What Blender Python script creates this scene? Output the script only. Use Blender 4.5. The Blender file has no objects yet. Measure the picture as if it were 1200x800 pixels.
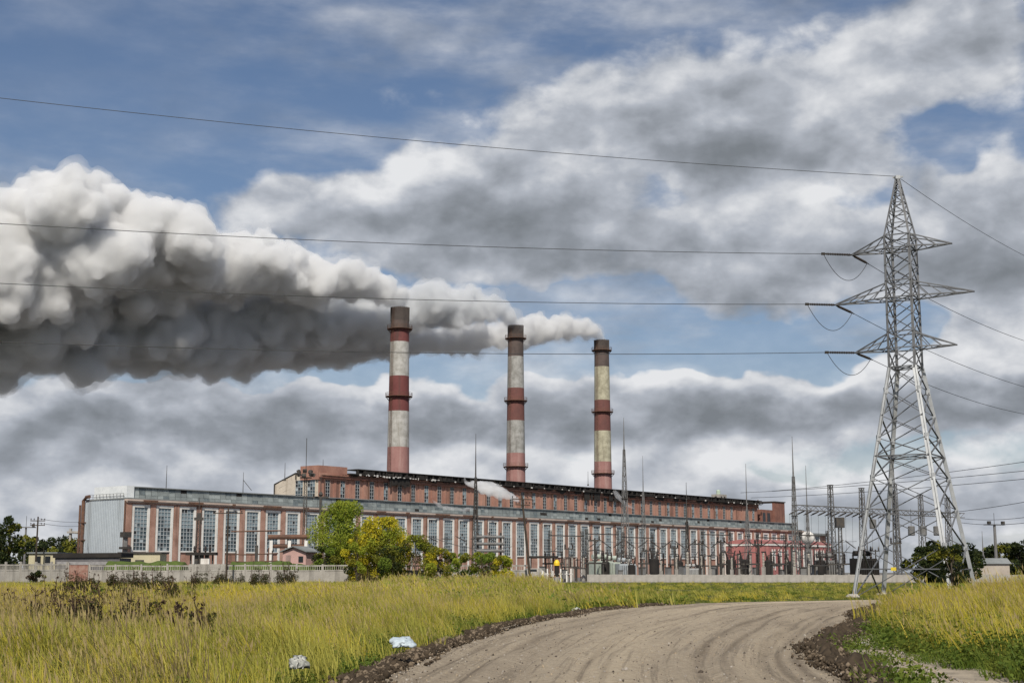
import bpy, math, random
import numpy as np
from mathutils import Vector, Matrix
random.seed(7); rng = np.random.default_rng(7)
R = math.radians
scene = bpy.context.scene
COL = scene.collection
# ------------------------------------------------------------------ camera
EYE = 1.7; FPX = 1667.0; TH = math.atan(270/1667.0); CT, ST = math.cos(TH), math.sin(TH)
cam = bpy.data.cameras.new('camera'); camo = bpy.data.objects.new('camera', cam); COL.objects.link(camo)
camo.location = (0, 0, EYE); camo.rotation_euler = (R(90)+TH, 0, 0)
cam.sensor_width = 36; cam.lens = FPX/1200*36; cam.clip_end = 12000; cam.clip_start = .2
scene.camera = camo
def ray(px, py):
    x = (px-600)/FPX; y = (400-py)/FPX
    return x, CT-ST*y, ST+CT*y
def at(px, py, Y):                      # the point of a sight line at forward distance Y
    a, b, c = ray(px, py); k = Y/b
    return Vector((a*k, Y, EYE+c*k))
def gnd(px, py, z=0):
    a, b, c = ray(px, py); k = (z-EYE)/c
    return Vector((a*k, b*k, z))
def zat(py, Y): return at(600, py, Y).z
# ------------------------------------------------------------------ mesh builder
class MB:
    def __init__(s): s.v = []; s.f = []; s.m = []
    def add(s, vs, fs, m=0):
        o = len(s.v); s.v += [tuple(v) for v in vs]
        for f in fs: s.f.append(tuple(o+i for i in f)); s.m.append(m)
    def quad(s, a, b, c, d, m=0): s.add([a, b, c, d], [(0, 1, 2, 3)], m)
    def box(s, x0, y0, z0, x1, y1, z1, m=0):
        s.add([(x0,y0,z0),(x1,y0,z0),(x1,y1,z0),(x0,y1,z0),(x0,y0,z1),(x1,y0,z1),(x1,y1,z1),(x0,y1,z1)],
              [(0,3,2,1),(4,5,6,7),(0,1,5,4),(1,2,6,5),(2,3,7,6),(3,0,4,7)], m)
    def bar(s, p, q, w, h=None, m=0):
        p = Vector(p); q = Vector(q); h = h or w; d = (q-p)
        if d.length < 1e-6: return
        d.normalize(); up = Vector((0,0,1)) if abs(d.z) < .95 else Vector((1,0,0))
        a = d.cross(up).normalized()*w/2; b = d.cross(a).normalized()*h/2
        s.add([p-a-b, p+a-b, p+a+b, p-a+b, q-a-b, q+a-b, q+a+b, q-a+b],
              [(0,1,2,3),(7,6,5,4),(0,4,5,1),(1,5,6,2),(2,6,7,3),(3,7,4,0)], m)
    def tube(s, pts, r, n=6, m=0, cap=True):
        pts = [Vector(p) for p in pts]; rs = r if isinstance(r, (list, tuple)) else [r]*len(pts)
        vs = []; fs = []
        for i, p in enumerate(pts):
            d = (pts[min(i+1, len(pts)-1)]-pts[max(i-1, 0)]).normalized()
            up = Vector((0,0,1)) if abs(d.z) < .95 else Vector((1,0,0))
            a = d.cross(up).normalized(); b = d.cross(a)
            for k in range(n):
                t = 2*math.pi*k/n; vs.append(p+(a*math.cos(t)+b*math.sin(t))*rs[i])
        for i in range(len(pts)-1):
            for k in range(n):
                fs.append((i*n+k, i*n+(k+1) % n, (i+1)*n+(k+1) % n, (i+1)*n+k))
        if cap: fs += [tuple(range(n-1, -1, -1)), tuple((len(pts)-1)*n+k for k in range(n))]
        s.add(vs, fs, m)
    def lathe(s, prof, n=24, c=(0,0), ms=None, m=0, cap=True):
        vs = []
        for r, z in prof:
            for k in range(n):
                t = 2*math.pi*k/n; vs.append((c[0]+r*math.cos(t), c[1]+r*math.sin(t), z))
        o = len(s.v); s.v += vs
        for i in range(len(prof)-1):
            for k in range(n):
                s.f.append((o+i*n+k, o+i*n+(k+1) % n, o+(i+1)*n+(k+1) % n, o+(i+1)*n+k)); s.m.append(ms[i] if ms else m)
        if cap:
            s.f.append(tuple(o+k for k in range(n-1, -1, -1))); s.m.append(ms[0] if ms else m)
            L = len(prof)-1
            s.f.append(tuple(o+L*n+k for k in range(n))); s.m.append(ms[-1] if ms else m)
    def build(s, name, mats, parent=None, origin=None, smooth=False):
        me = bpy.data.meshes.new(name)
        if origin is not None:
            o = Vector(origin); vs = [(v[0]-o.x, v[1]-o.y, v[2]-o.z) for v in s.v]
        else: vs = s.v
        me.from_pydata(vs, [], s.f)
        for mt in (mats if isinstance(mats, (list, tuple)) else [mats]): me.materials.append(mt)
        me.polygons.foreach_set('material_index', s.m)
        if smooth: me.polygons.foreach_set('use_smooth', [True]*len(s.f))
        me.update()
        ob = bpy.data.objects.new(name, me); COL.objects.link(ob)
        if parent is not None: ob.parent = parent
        elif origin is not None: ob.location = origin
        return ob
def npmesh(name, V, F, mats, parent=None, mi=None, smooth=False):
    me = bpy.data.meshes.new(name); V = np.asarray(V, np.float32); F = np.asarray(F, np.int32)
    k = F.shape[1]
    me.vertices.add(len(V)); me.vertices.foreach_set('co', V.ravel())
    me.loops.add(F.size); me.loops.foreach_set('vertex_index', F.ravel())
    me.polygons.add(len(F)); me.polygons.foreach_set('loop_start', np.arange(0, F.size, k, dtype=np.int32))
    for mt in (mats if isinstance(mats, (list, tuple)) else [mats]): me.materials.append(mt)
    if mi is not None: me.polygons.foreach_set('material_index', np.asarray(mi, np.int32))
    if smooth: me.polygons.foreach_set('use_smooth', np.ones(len(F), bool))
    me.update(calc_edges=True); me.validate()
    ob = bpy.data.objects.new(name, me); COL.objects.link(ob)
    if parent is not None: ob.parent = parent
    return ob
def tag(o, label=None, cat=None, group=None, kind=None):
    if label: o['label'] = label
    if cat: o['category'] = cat
    if group: o['group'] = group
    if kind: o['kind'] = kind
    return o
def T(name, label, cat, loc=(0,0,0), rz=0, group=None):
    o = bpy.data.objects.new(name, None); COL.objects.link(o); o.empty_display_size = .5
    o.location = loc; o.rotation_euler = (0, 0, rz)
    return tag(o, label, cat, group)
def dup(root, loc, rz=0, label=None, group=None, scale=None):
    r = root.copy(); COL.objects.link(r); r.location = loc; r.rotation_euler = (0, 0, rz)
    if scale: r.scale = scale
    if label: r['label'] = label
    if group: r['group'] = group
    for ch in list(root.children):
        c = ch.copy(); COL.objects.link(c); c.parent = r
        for g in list(ch.children):
            d = g.copy(); COL.objects.link(d); d.parent = c
    return r
# ------------------------------------------------------------------ node expression helper
class E:
    tree = None
    def __init__(s, sock): s.k = sock
    @staticmethod
    def math(op, a, b=None, c=None, clamp=False):
        n = E.tree.nodes.new('ShaderNodeMath'); n.operation = op; n.use_clamp = clamp
        for i, x in enumerate((a, b, c)):
            if x is None: continue
            if isinstance(x, E): E.tree.links.new(x.k, n.inputs[i])
            else: n.inputs[i].default_value = x
        return E(n.outputs[0])
    def __add__(a, b): return E.math('ADD', a, b)
    __radd__ = __add__
    def __sub__(a, b): return E.math('SUBTRACT', a, b)
    def __rsub__(a, b): return E.math('SUBTRACT', b, a)
    def __mul__(a, b): return E.math('MULTIPLY', a, b)
    __rmul__ = __mul__
    def clamp(a): return E.math('ADD', a, 0.0, clamp=True)
    def ss(a, lo, hi):
        n = E.tree.nodes.new('ShaderNodeMapRange'); n.interpolation_type = 'SMOOTHSTEP'
        E.tree.links.new(a.k, n.inputs[0]); n.inputs[1].default_value = lo; n.inputs[2].default_value = hi
        return E(n.outputs[0])
def enoise(vec, scale, detail=5, rough=.5, dist=0, lac=2.0):
    n = E.tree.nodes.new('ShaderNodeTexNoise'); n.inputs['Scale'].default_value = scale
    n.inputs['Detail'].default_value = detail; n.inputs['Roughness'].default_value = rough
    n.inputs['Distortion'].default_value = dist; n.inputs['Lacunarity'].default_value = lac
    if vec is not None: E.tree.links.new(vec, n.inputs['Vector'])
    return E(n.outputs['Fac'])
def emix(f, a, b):
    n = E.tree.nodes.new('ShaderNodeMix'); n.data_type = 'RGBA'
    fi, ai, bi = n.inputs[0], n.inputs[6], n.inputs[7]
    if isinstance(f, E): E.tree.links.new(f.k, fi)
    else: fi.default_value = f
    for x, i in ((a, ai), (b, bi)):
        if isinstance(x, E): E.tree.links.new(x.k, i)
        else: i.default_value = (*x, 1)
    return E(n.outputs[2])
def emap(vec, scale=(1,1,1), loc=(0,0,0), rot=(0,0,0)):
    n = E.tree.nodes.new('ShaderNodeMapping'); E.tree.links.new(vec, n.inputs[0])
    n.inputs[1].default_value = loc; n.inputs[2].default_value = rot; n.inputs[3].default_value = scale
    return n.outputs[0]
def newmat(name):
    m = bpy.data.materials.new(name); m.use_nodes = True; E.tree = m.node_tree
    b = m.node_tree.nodes['Principled BSDF']; tc = m.node_tree.nodes.new('ShaderNodeTexCoord')
    return m, b, tc
def setc(b, col, name='Base Color'):
    if isinstance(col, E): E.tree.links.new(col.k, b.inputs[name])
    else: b.inputs[name].default_value = (*col, 1)
def ebump(b, h, strength=.5, dist=.05):
    n = E.tree.nodes.new('ShaderNodeBump'); n.inputs['Strength'].default_value = strength; n.inputs['Distance'].default_value = dist
    E.tree.links.new(h.k, n.inputs['Height']); E.tree.links.new(n.outputs[0], b.inputs['Normal'])
MC = {}
def mat(name, col, rough=.8, col2=None, scale=1.0, metal=0, col3=None, streak=False, amt=.55, spec=.3):
    """weathered surface: base colour, second colour in noise patches, third in vertical runs"""
    if name in MC: return MC[name]
    m, b, tc = newmat(name); c = E(None)
    v = tc.outputs['Object']
    col2 = col2 or tuple(x*.6 for x in col)
    n1 = enoise(v, scale, 6, .65).ss(.36, .68)
    c = emix(n1*amt*1.6 if amt < .6 else n1, col, col2)
    n2 = enoise(v, scale*7, 3, .6).ss(.4, .75)
    c = emix(n2*.25, c, tuple(x*.7 for x in col2))
    if col3:
        n3 = enoise(emap(v, (1.2, 1.2, .07)), scale*2.2 if streak is True else streak, 5, .6).ss(.5, .72)
        c = emix(n3*.7, c, col3)
    setc(b, c); b.inputs['Roughness'].default_value = rough; b.inputs['Metallic'].default_value = metal
    b.inputs['Specular IOR Level'].default_value = spec
    MC[name] = m; return m
# ------------------------------------------------------------------ render settings, sun, world
scene.view_settings.view_transform = 'Standard'; scene.view_settings.look = 'None'
scene.view_settings.exposure = 0; scene.view_settings.gamma = 1
cy = scene.cycles
cy.use_denoising = True
try: cy.denoiser = 'OPENIMAGEDENOISE'
except Exception: pass
cy.max_bounces = 8; cy.diffuse_bounces = 3; cy.glossy_bounces = 3; cy.transmission_bounces = 4
cy.volume_bounces = 7; cy.transparent_max_bounces = 64; cy.sample_clamp_indirect = 8
SUN_EL = R(46); SUN_DIR = Vector((-.02, -1, 0)).normalized()          # towards the sun: behind the camera, to its left
sd = Vector((SUN_DIR.x*math.cos(SUN_EL), SUN_DIR.y*math.cos(SUN_EL), math.sin(SUN_EL)))
sun = bpy.data.lights.new('sun', 'SUN'); sun.energy = 4.6; sun.angle = R(.5); sun.color = (1, .94, .83)
so = bpy.data.objects.new('sun', sun); COL.objects.link(so); so.rotation_euler = sd.to_track_quat('Z', 'Y').to_euler()
so.location = (0, 0, 200)

def make_world():
    w = bpy.data.worlds.new('World'); scene.world = w; w.use_nodes = True
    nt = w.node_tree; E.tree = nt; L = nt.links
    bg = nt.nodes['Background']; STR = .1; bg.inputs[1].default_value = STR
    sky = nt.nodes.new('ShaderNodeTexSky'); sky.sky_type = 'NISHITA'; sky.sun_disc = False
    sky.sun_elevation = SUN_EL; sky.sun_rotation = math.atan2(sd.x, sd.y)
    sky.air_density = 1.0; sky.dust_density = 1.2; sky.ozone_density = 1.5
    tc = nt.nodes.new('ShaderNodeTexCoord'); sep = nt.nodes.new('ShaderNodeSeparateXYZ')
    L.new(tc.outputs['Generated'], sep.inputs[0])
    x, y, z = (E(o) for o in sep.outputs)
    az = E.math('ARCTAN2', x, y); el = E.math('ARCSINE', z)
    comb = nt.nodes.new('ShaderNodeCombineXYZ')
    L.new(az.k, comb.inputs[0]); L.new((el*1.55).k, comb.inputs[1]); v = comb.outputs[0]
    # big soft warp so that cloud banks have no regular outline
    wn = nt.nodes.new('ShaderNodeTexNoise'); wn.inputs['Scale'].default_value = 9; wn.inputs['Detail'].default_value = 4
    L.new(v, wn.inputs['Vector'])
    ws = nt.nodes.new('ShaderNodeSeparateColor'); L.new(wn.outputs['Color'], ws.inputs[0])
    wa = (E(ws.outputs[0])-.5); wb = (E(ws.outputs[1])-.5)
    A = az+wa*.11; B = el+wb*.07+(enoise(v, 26, 3, .5)-.5)*.022
    def blob(px, py, rx, ry, wgt):
        a0 = math.atan((px-600)/1688); e0 = math.atan((670-py)/1688)
        da = (A-a0)*(1688/rx); de = (B-e0)*(1688/ry)
        return E.math('EXPONENT', (da*da+de*de)*-1.0)*wgt
    def total(lst):
        t = None
        for q in lst:
            g = blob(*q); t = g if t is None else t+g
        return t
    n_big = enoise(v, 5.5, 7, .55); n_fine = enoise(v, 19, 5, .5, .25)
    off = emap(v, (1,1,1), (.008, -.03, 0))
    n_big2 = enoise(off, 5.5, 5, .55); n_fine2 = enoise(off, 19, 5, .5, .25)
    n_mid0 = enoise(v, 38, 5, .6, .3)
    cover = total(CLOUDS)
    dens = cover*1.25+(n_big-.5)*1.25+(n_fine-.5)*.6+(n_mid0-.5)*.2+.02
    mask = dens.ss(.22, .62)
    # streaky thin veil
    veil = enoise(emap(v, (1, 2.2, 1), (0,0,0), (0,0,.5)), 6, 6, .55).ss(.36, .72)*(1.0-total([(80,90,260,150,.85)]))
    low = (1.0-el.ss(.03, .26))*.4+(1.0-el.ss(.0, .09))*.45
    mask = E.math('MAXIMUM', mask, E.math('MAXIMUM', veil*VEIL, low))
    # the thicker the cloud above a spot the greyer it is; tops that face the light are pale
    n_mid, n_mid2 = enoise(v, 38, 5, .6, .3), enoise(emap(v, (1,1,1), (.004, -.016, 0)), 38, 4, .6, .3)
    lit = ((n_big-n_big2)*1.8+(n_fine-n_fine2)*.95+(n_mid-n_mid2)*.3)
    shade = (lit+.64-dens.ss(.55, 1.5)*.28+total(PALE)*.72-total(DARK)*.6).clamp()
    ramp = nt.nodes.new('ShaderNodeValToRGB'); L.new(shade.k, ramp.inputs[0])
    cr = ramp.color_ramp; k = 1/STR
    stops = CLOUD_RAMP
    while len(cr.elements) < len(stops): cr.elements.new(.5)
    for e, (p, c) in zip(cr.elements, stops): e.position = p; e.color = (*c, 1)
    # (ramp colours are radiances; scaled to the background strength below)
    sc_ = nt.nodes.new('ShaderNodeVectorMath'); sc_.operation = 'SCALE'; sc_.inputs['Scale'].default_value = k
    L.new(ramp.outputs[0], sc_.inputs[0])
    # upper sky deeper blue where the photograph's air is clearest
    hs = nt.nodes.new('ShaderNodeVectorMath'); hs.operation = 'MULTIPLY'; L.new(sky.outputs[0], hs.inputs[0])
    hs.inputs[1].default_value = SKY_TINT
    col = emix(mask, E(hs.outputs[0]), E(sc_.outputs[0]))
    L.new(col.k, bg.inputs[0])
CLOUDS = [(430,230,170,62,.7),(640,245,170,75,.85),(300,225,110,40,.3),(870,125,170,85,.85),(720,110,130,70,.4),(900,280,135,75,.8),(1010,330,110,50,.4),(1150,230,90,80,.75),(1180,350,80,80,.7),(1180,55,120,70,.6),(1060,60,90,40,.3),
          (850,465,300,44,1.0),(720,510,170,40,.7),(1000,470,170,40,.5),(110,495,190,42,.95),(400,485,200,45,.95),(250,520,200,40,.6),(560,500,160,40,.4),(600,585,1100,40,.75),(1180,475,120,48,.9),(430,50,240,80,.32),
          (90,80,240,150,-.8),(700,400,170,30,-.75),(330,432,150,16,-.6),(720,335,70,26,-.5),(800,395,160,22,-.35),(1010,395,110,22,-.6),(790,215,70,26,-.35),(1120,150,60,36,-.55),(1000,215,60,22,-.25),(650,60,180,50,-.15),(725,235,110,40,-.26),(570,462,50,30,-.5),(290,462,40,18,-.4),(1010,440,40,24,-.4),(690,535,60,16,-.4),(330,560,50,14,-.4),(900,560,60,12,-.3)]
PALE = [(470,192,150,30,.3),(600,180,100,26,.16),(990,85,90,44,.32),(760,75,120,30,.16),(880,222,120,28,.34),(1185,190,60,36,.34),(1080,270,40,30,.2),(830,440,270,17,.55),(960,445,120,16,.3),(1180,447,130,20,.5),(100,478,180,16,.5),(420,458,140,16,.5),
        (600,565,500,18,.25),(950,545,190,18,.42),(250,545,150,15,.3),(1150,545,100,18,.3),(580,540,120,14,.2)]
DARK = [(600,285,200,30,.34),(680,250,120,40,.22),(800,150,110,40,.26),(950,180,110,34,.26),(910,330,130,26,.34),(1160,345,90,50,.36),(1190,110,80,24,.2),(780,497,240,18,.3),(200,515,200,18,.18),(460,500,130,16,.14),(1180,492,110,14,.34),(100,550,150,14,.15),(800,560,180,12,.15)]
VEIL = .7
CLOUD_RAMP = [(0.0, (.20,.22,.245)), (.3, (.29,.315,.355)), (.6, (.44,.47,.525)), (1.0, (.78,.79,.81))]
SKY_TINT = (.74, .76, .82)
make_world()
# ------------------------------------------------------------------ terrain and road
def resample(P, n):
    P = np.array([(p[0], p[1]) for p in P], float); d = np.r_[0, np.cumsum(np.hypot(*np.diff(P, axis=0).T))]
    # smooth (Catmull-like) by fine linear sampling then box filter
    t = np.linspace(0, d[-1], n*4); Q = np.c_[np.interp(t, d, P[:,0]), np.interp(t, d, P[:,1])]
    k = max(3, n//6)|1; pad = k//2; Z = np.pad(Q, ((pad,pad),(0,0)), mode='edge'); ker = np.ones(k)/k
    Z = np.c_[np.convolve(Z[:,0], ker, 'valid'), np.convolve(Z[:,1], ker, 'valid')]; Z[0] = Q[0]; Z[-1] = Q[-1]
    t = np.linspace(0, len(Z)-1, n); i = np.arange(len(Z))
    return np.c_[np.interp(t, i, Z[:,0]), np.interp(t, i, Z[:,1])]
LE = [(-5.2,-30), (-4.4,0)]+[tuple(gnd(*p).xy) for p in ((430,800),(500,769),(560,745),(625,728),(700,715),(790,707.5),(900,704.5),(1000,703.2))]+[(34,88),(60,91),(110,95),(200,99)]
RE = [(4.6,-30), (4.5,0)]+[tuple(gnd(*p).xy) for p in ((985,800),(962,770),(975,745),(1000,725),(1035,711))]+[(25,77.5),(40,82),(62,84.5),(110,88),(200,91)]
LEr, REr = resample(LE, 260), resample(RE, 260)
ROAD = np.vstack([LEr, REr[::-1]])
def inside(P, poly):
    x, y = P[:,0], P[:,1]; r = np.zeros(len(P), bool); n = len(poly); j = n-1
    for i in range(n):
        xi, yi = poly[i]; xj, yj = poly[j]
        if yi != yj:
            c = ((yi > y) != (yj > y)) & (x < (xj-xi)*(y-yi)/(yj-yi)+xi); r ^= c
        j = i
    return r
def dist_line(P, L):
    d = np.full(len(P), 1e9)
    for a, b in zip(L[:-1], L[1:]):
        ab = b-a; q = float(ab@ab)
        if q < 1e-9: continue
        t = np.clip(((P-a)@ab)/q, 0, 1); d = np.minimum(d, np.hypot(*(P-a-t[:,None]*ab).T))
    return d
def road_dist(P):                       # positive outside the road, negative inside
    d = np.minimum(dist_line(P, LEr[::3]), dist_line(P, REr[::3]))
    return np.where(inside(P, ROAD), -d, d)
# a bank of side numbers: >0 on the right (inner) side of the bend
def vnoise(x, y, s, seed=0):            # cheap smooth value noise
    x = x/s; y = y/s; xi = np.floor(x).astype(np.int64); yi = np.floor(y).astype(np.int64); fx = x-xi; fy = y-yi
    fx = fx*fx*(3-2*fx); fy = fy*fy*(3-2*fy)
    def h(a, b):
        v = np.sin((a*127.1+b*311.7+seed*74.7).astype(float))*43758.5453; return v-np.floor(v)
    return (h(xi,yi)*(1-fx)+h(xi+1,yi)*fx)*(1-fy)+(h(xi,yi+1)*(1-fx)+h(xi+1,yi+1)*fx)*fy
def sstep(x, a, b):
    t = np.clip((x-a)/(b-a), 0, 1); return t*t*(3-2*t)
def gz(P, rd=None):
    P = np.atleast_2d(np.asarray(P, float)); x, y = P[:,0], P[:,1]
    if rd is None: rd = road_dist(P)
    k = sstep(rd, .2, 6)
    z = .62*np.exp(-((x+6)/20)**2-((y-112)/26)**2)                       # rise in the meadow before the wall
    right = (x > np.interp(y, REr[:150,1], REr[:150,0])) & (y < 76)
    z = z+np.where(right, .78*sstep(rd, .8, 12), 0)*sstep(95-y, 0, 18)
    z = z+(vnoise(x, y, 9, 1)-.5)*.35*np.exp(-np.abs(y-60)/150)+(vnoise(x, y, 2.2, 2)-.5)*.12*np.exp(-np.hypot(x,y)/80)
    z = z-.25*np.exp(-((x+20)/18)**2-((y-60)/30)**2)
    return np.where(rd < 0, -.12, z*k-.12*(1-k))
def make_ground():
    rad = np.r_[0.5, np.geomspace(2.5, 5000, 230)]; A = np.linspace(-math.pi, math.pi, 421)[:-1]
    A = np.sort(np.r_[A, np.linspace(-.5, .5, 400)])+1e-4
    rr, aa = np.meshgrid(rad, A, indexing='ij'); P = np.c_[(rr*np.sin(aa)).ravel(), (rr*np.cos(aa)).ravel()]
    near = np.hypot(P[:,0], P[:,1]) < 320
    z = np.zeros(len(P)); z[near] = gz(P[near])
    n, m = rr.shape; i = np.arange(n-1)[:,None]*m; j = np.arange(m)[None]; j2 = (j+1) % m
    F = np.stack([i+j, i+j2, i+m+j2, i+m+j], -1).reshape(-1, 4)[:, ::-1]
    M, b, tc = newmat('meadow_soil'); v = tc.outputs['Object']
    n1 = enoise(v, .16, 6, .6).ss(.35, .65); n2 = enoise(v, 2.2, 5, .65).ss(.35, .7); n3 = enoise(v, .05, 4, .6).ss(.4, .6)
    c = emix(n1, (.07,.07,.026), (.1,.08,.04)); c = emix(n2*.6, c, (.05,.05,.02)); c = emix(n3*.5, c, (.09,.115,.03))
    sy = E.tree.nodes.new('ShaderNodeSeparateXYZ'); E.tree.links.new(v, sy.inputs[0]); yd_ = (E(sy.outputs[1])+(n1-.5)*30.0).ss(228, 240)
    c = emix(yd_, c, emix(n2, (.17,.16,.15), (.12,.115,.105)))      # cinders and gravel inside the works
    setc(b, c); b.inputs['Roughness'].default_value = .95; b.inputs['Specular IOR Level'].default_value = .1
    ebump(b, enoise(v, 6, 6, .7), .6, .12)
    o = npmesh('ground', np.c_[P, z], F, M, smooth=True); o['kind'] = 'structure'
make_ground()
def make_road():
    n, m = 900, 90; L = resample(LE, n); Q = resample(RE, n)
    # sampling denser near the camera
    t = np.linspace(0, 1, m); P = L[:,None]*(1-t)[None,:,None]+Q[:,None]*t[None,:,None]
    s = np.cumsum(np.r_[0, np.hypot(*np.diff((L+Q)/2, axis=0).T)]); w = np.hypot(*(Q-L).T)
    u = t[None]*np.ones((n,1)); x, y = P[...,0], P[...,1]
    z = .02+(vnoise(x, y, 1.7, 5)-.5)*.03+(vnoise(x, y, .45, 6)-.5)*.012+.05*(1-(2*u-1)**2)
    wob = (vnoise(s, s*0, 14, 8)-.5)*.08
    for c, d, ww in ((.12,-.07,.03),(.2,-.08,.03),(.33,-.06,.03),(.47,-.05,.025),(.62,-.06,.03),(.74,-.07,.03),(.86,-.09,.032),(.92,-.06,.02)):
        z = z+d*np.exp(-((u-c-wob[:,None])/ww)**2)+.022*np.exp(-((np.abs(u-c-wob[:,None])-2*ww)/ww)**2)
    z = z-.06*sstep(np.abs(2*u-1), .93, 1)
    uv = np.c_[u.ravel(), np.repeat(s, m)]
    i = np.arange(n-1)[:,None]*m; j = np.arange(m-1)[None]
    F = np.stack([i+j, i+j+1, i+m+j+1, i+m+j], -1).reshape(-1, 4)
    M, b, tc = newmat('dirt_road_surface'); v = tc.outputs['Object']
    at_ = E.tree.nodes.new('ShaderNodeAttribute'); at_.attribute_name = 'lane'
    lane = at_.outputs['Vector']
    st = enoise(emap(lane, (8, .03, 1)), 1.0, 7, .62, .2).ss(.36, .66)       # tyre-drawn streaks along the lane
    st2 = enoise(emap(lane, (60, .12, 1)), 1.0, 4, .6).ss(.45, .7)
    pt = enoise(v, .35, 6, .65).ss(.4, .68); g = enoise(v, 22, 4, .7).ss(.45, .75)
    sp = E.tree.nodes.new('ShaderNodeSeparateXYZ'); E.tree.links.new(lane, sp.inputs[0]); uu = E(sp.outputs[0])
    edge = E.math('ABSOLUTE', uu*2.0-1.0)
    edge = (edge+(enoise(v, 1.1, 4, .6)-.5)*.35).ss(.88, 1.05)
    c = emix(st*.6, (.41,.335,.24), (.22,.175,.125)); band = enoise(emap(lane, (3.2,.006,1)), 1.0, 3, .5).ss(.42,.6); c = emix(band*.75, c, (.47,.385,.27)); c = emix((1.0-band)*.35, c, (.21,.17,.125)); c = emix(pt*.35, c, (.40,.33,.24)); c = emix(st2.ss(.3,.7)*.5, c, (.12,.094,.068))
    g2 = enoise(v, 55, 3, .7).ss(.42,.7); c = emix(g*.4, c, (.17,.14,.11)); c = emix(g2*.5, c, (.5,.43,.33)); c = emix(enoise(v, 33, 3, .7).ss(.52,.72)*.7, c, (.09,.07,.05)); c = emix(enoise(v, 4.5, 6, .7).ss(.48,.62)*.4, c, (.19,.155,.115)); c = emix(enoise(v, 7.5, 6, .7).ss(.52,.64)*.5, c, (.50,.42,.32)); c = emix(edge*.75, c, (.1,.08,.06))
    rut = None                                            # wheel tracks pressed dark and damp into the dirt
    for u0, ww in ((.10,.014),(.15,.01),(.2,.016),(.44,.010),(.49,.008),(.70,.012),(.76,.010),(.85,.016),(.89,.012),(.93,.014)):
        q = E.math('EXPONENT', E.math('POWER', (uu+(enoise(emap(lane, (0,.03,0)), 1.0, 1)-.5)*.07-u0)*(1/ww), 2.0)*-1.0); rut = q if rut is None else rut+q
    c = emix((rut*(enoise(emap(lane, (5,.05,1)), 1.0, 6, .7).ss(.3,.66))*.6).clamp(), c, (.075,.055,.038))
    setc(b, c); b.inputs['Roughness'].default_value = .9; b.inputs['Specular IOR Level'].default_value = .15
    ebump(b, enoise(v, 16, 7, .75)+st2*.5+enoise(v, 3, 4)*.8, .8, .06)
    o = npmesh('dirt_road', np.c_[x.ravel(), y.ravel(), z.ravel()], F, M, smooth=True); o['kind'] = 'structure'
    a = o.data.attributes.new('lane', 'FLOAT_VECTOR', 'POINT'); a.data.foreach_set('vector', np.c_[uv, uv[:,0]*0].astype(np.float32).ravel())
make_road()
# verges: sandy gravel inside the bend, trampled path before the left wall
def sheet(name, poly, zoff, M, kind='structure', step=.25, jag=.5):
    poly = np.array(poly, float); lo, hi = poly.min(0), poly.max(0)
    gx = np.arange(lo[0]-1, hi[0]+1, step); gy = np.arange(lo[1]-1, hi[1]+1, step)
    X, Y = np.meshgrid(gx, gy); P = np.c_[X.ravel(), Y.ravel()]
    W = P+np.c_[(vnoise(P[:,0], P[:,1], 1.3, 3)-.5), (vnoise(P[:,0], P[:,1], 1.3, 4)-.5)]*jag*2
    k = inside(W, poly); z = np.maximum(gz(P), -.06)+zoff+(vnoise(P[:,0], P[:,1], .6, 9)-.5)*.03
    n, m = X.shape; i = np.arange(n-1)[:,None]*m; j = np.arange(m-1)[None]
    F = np.stack([i+j, i+j+1, i+m+j+1, i+m+j], -1).reshape(-1, 4); F = F[k[F].all(1)]
    o = npmesh(name, np.c_[P, z], F, M, smooth=True); o['kind'] = kind; return o
M, b, tc = newmat('sandy_gravel'); v = tc.outputs['Object']
c = emix(enoise(v, 1.4, 6, .65).ss(.35,.7), (.40,.335,.25), (.24,.2,.15)); c = emix(enoise(v, 40, 3, .7).ss(.5,.72)*.7, c, (.13,.11,.09))
setc(b, c); b.inputs['Roughness'].default_value = .95; ebump(b, enoise(v, 30, 5, .7), .7, .04); GRAVEL = M
VERGE = [tuple(p) for p in REr if 6 < p[1] < 52]+[(12.2,50),(10.9,45),(9.9,39),(9.1,33),(8.7,29),(8.4,25.5),(8.9,22),(8.6,18),(8.4,6)]
sheet('gravel_verge', VERGE, .045, GRAVEL, step=.1, jag=.4)
PATH = [(-98,190),(-60,188),(-40,186),(-40,181),(-60,181),(-98,180)]
sheet('path', PATH, .06, mat('trampled_path', (.33,.32,.31), .95, (.2,.19,.17), .5), step=.5)
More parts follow.
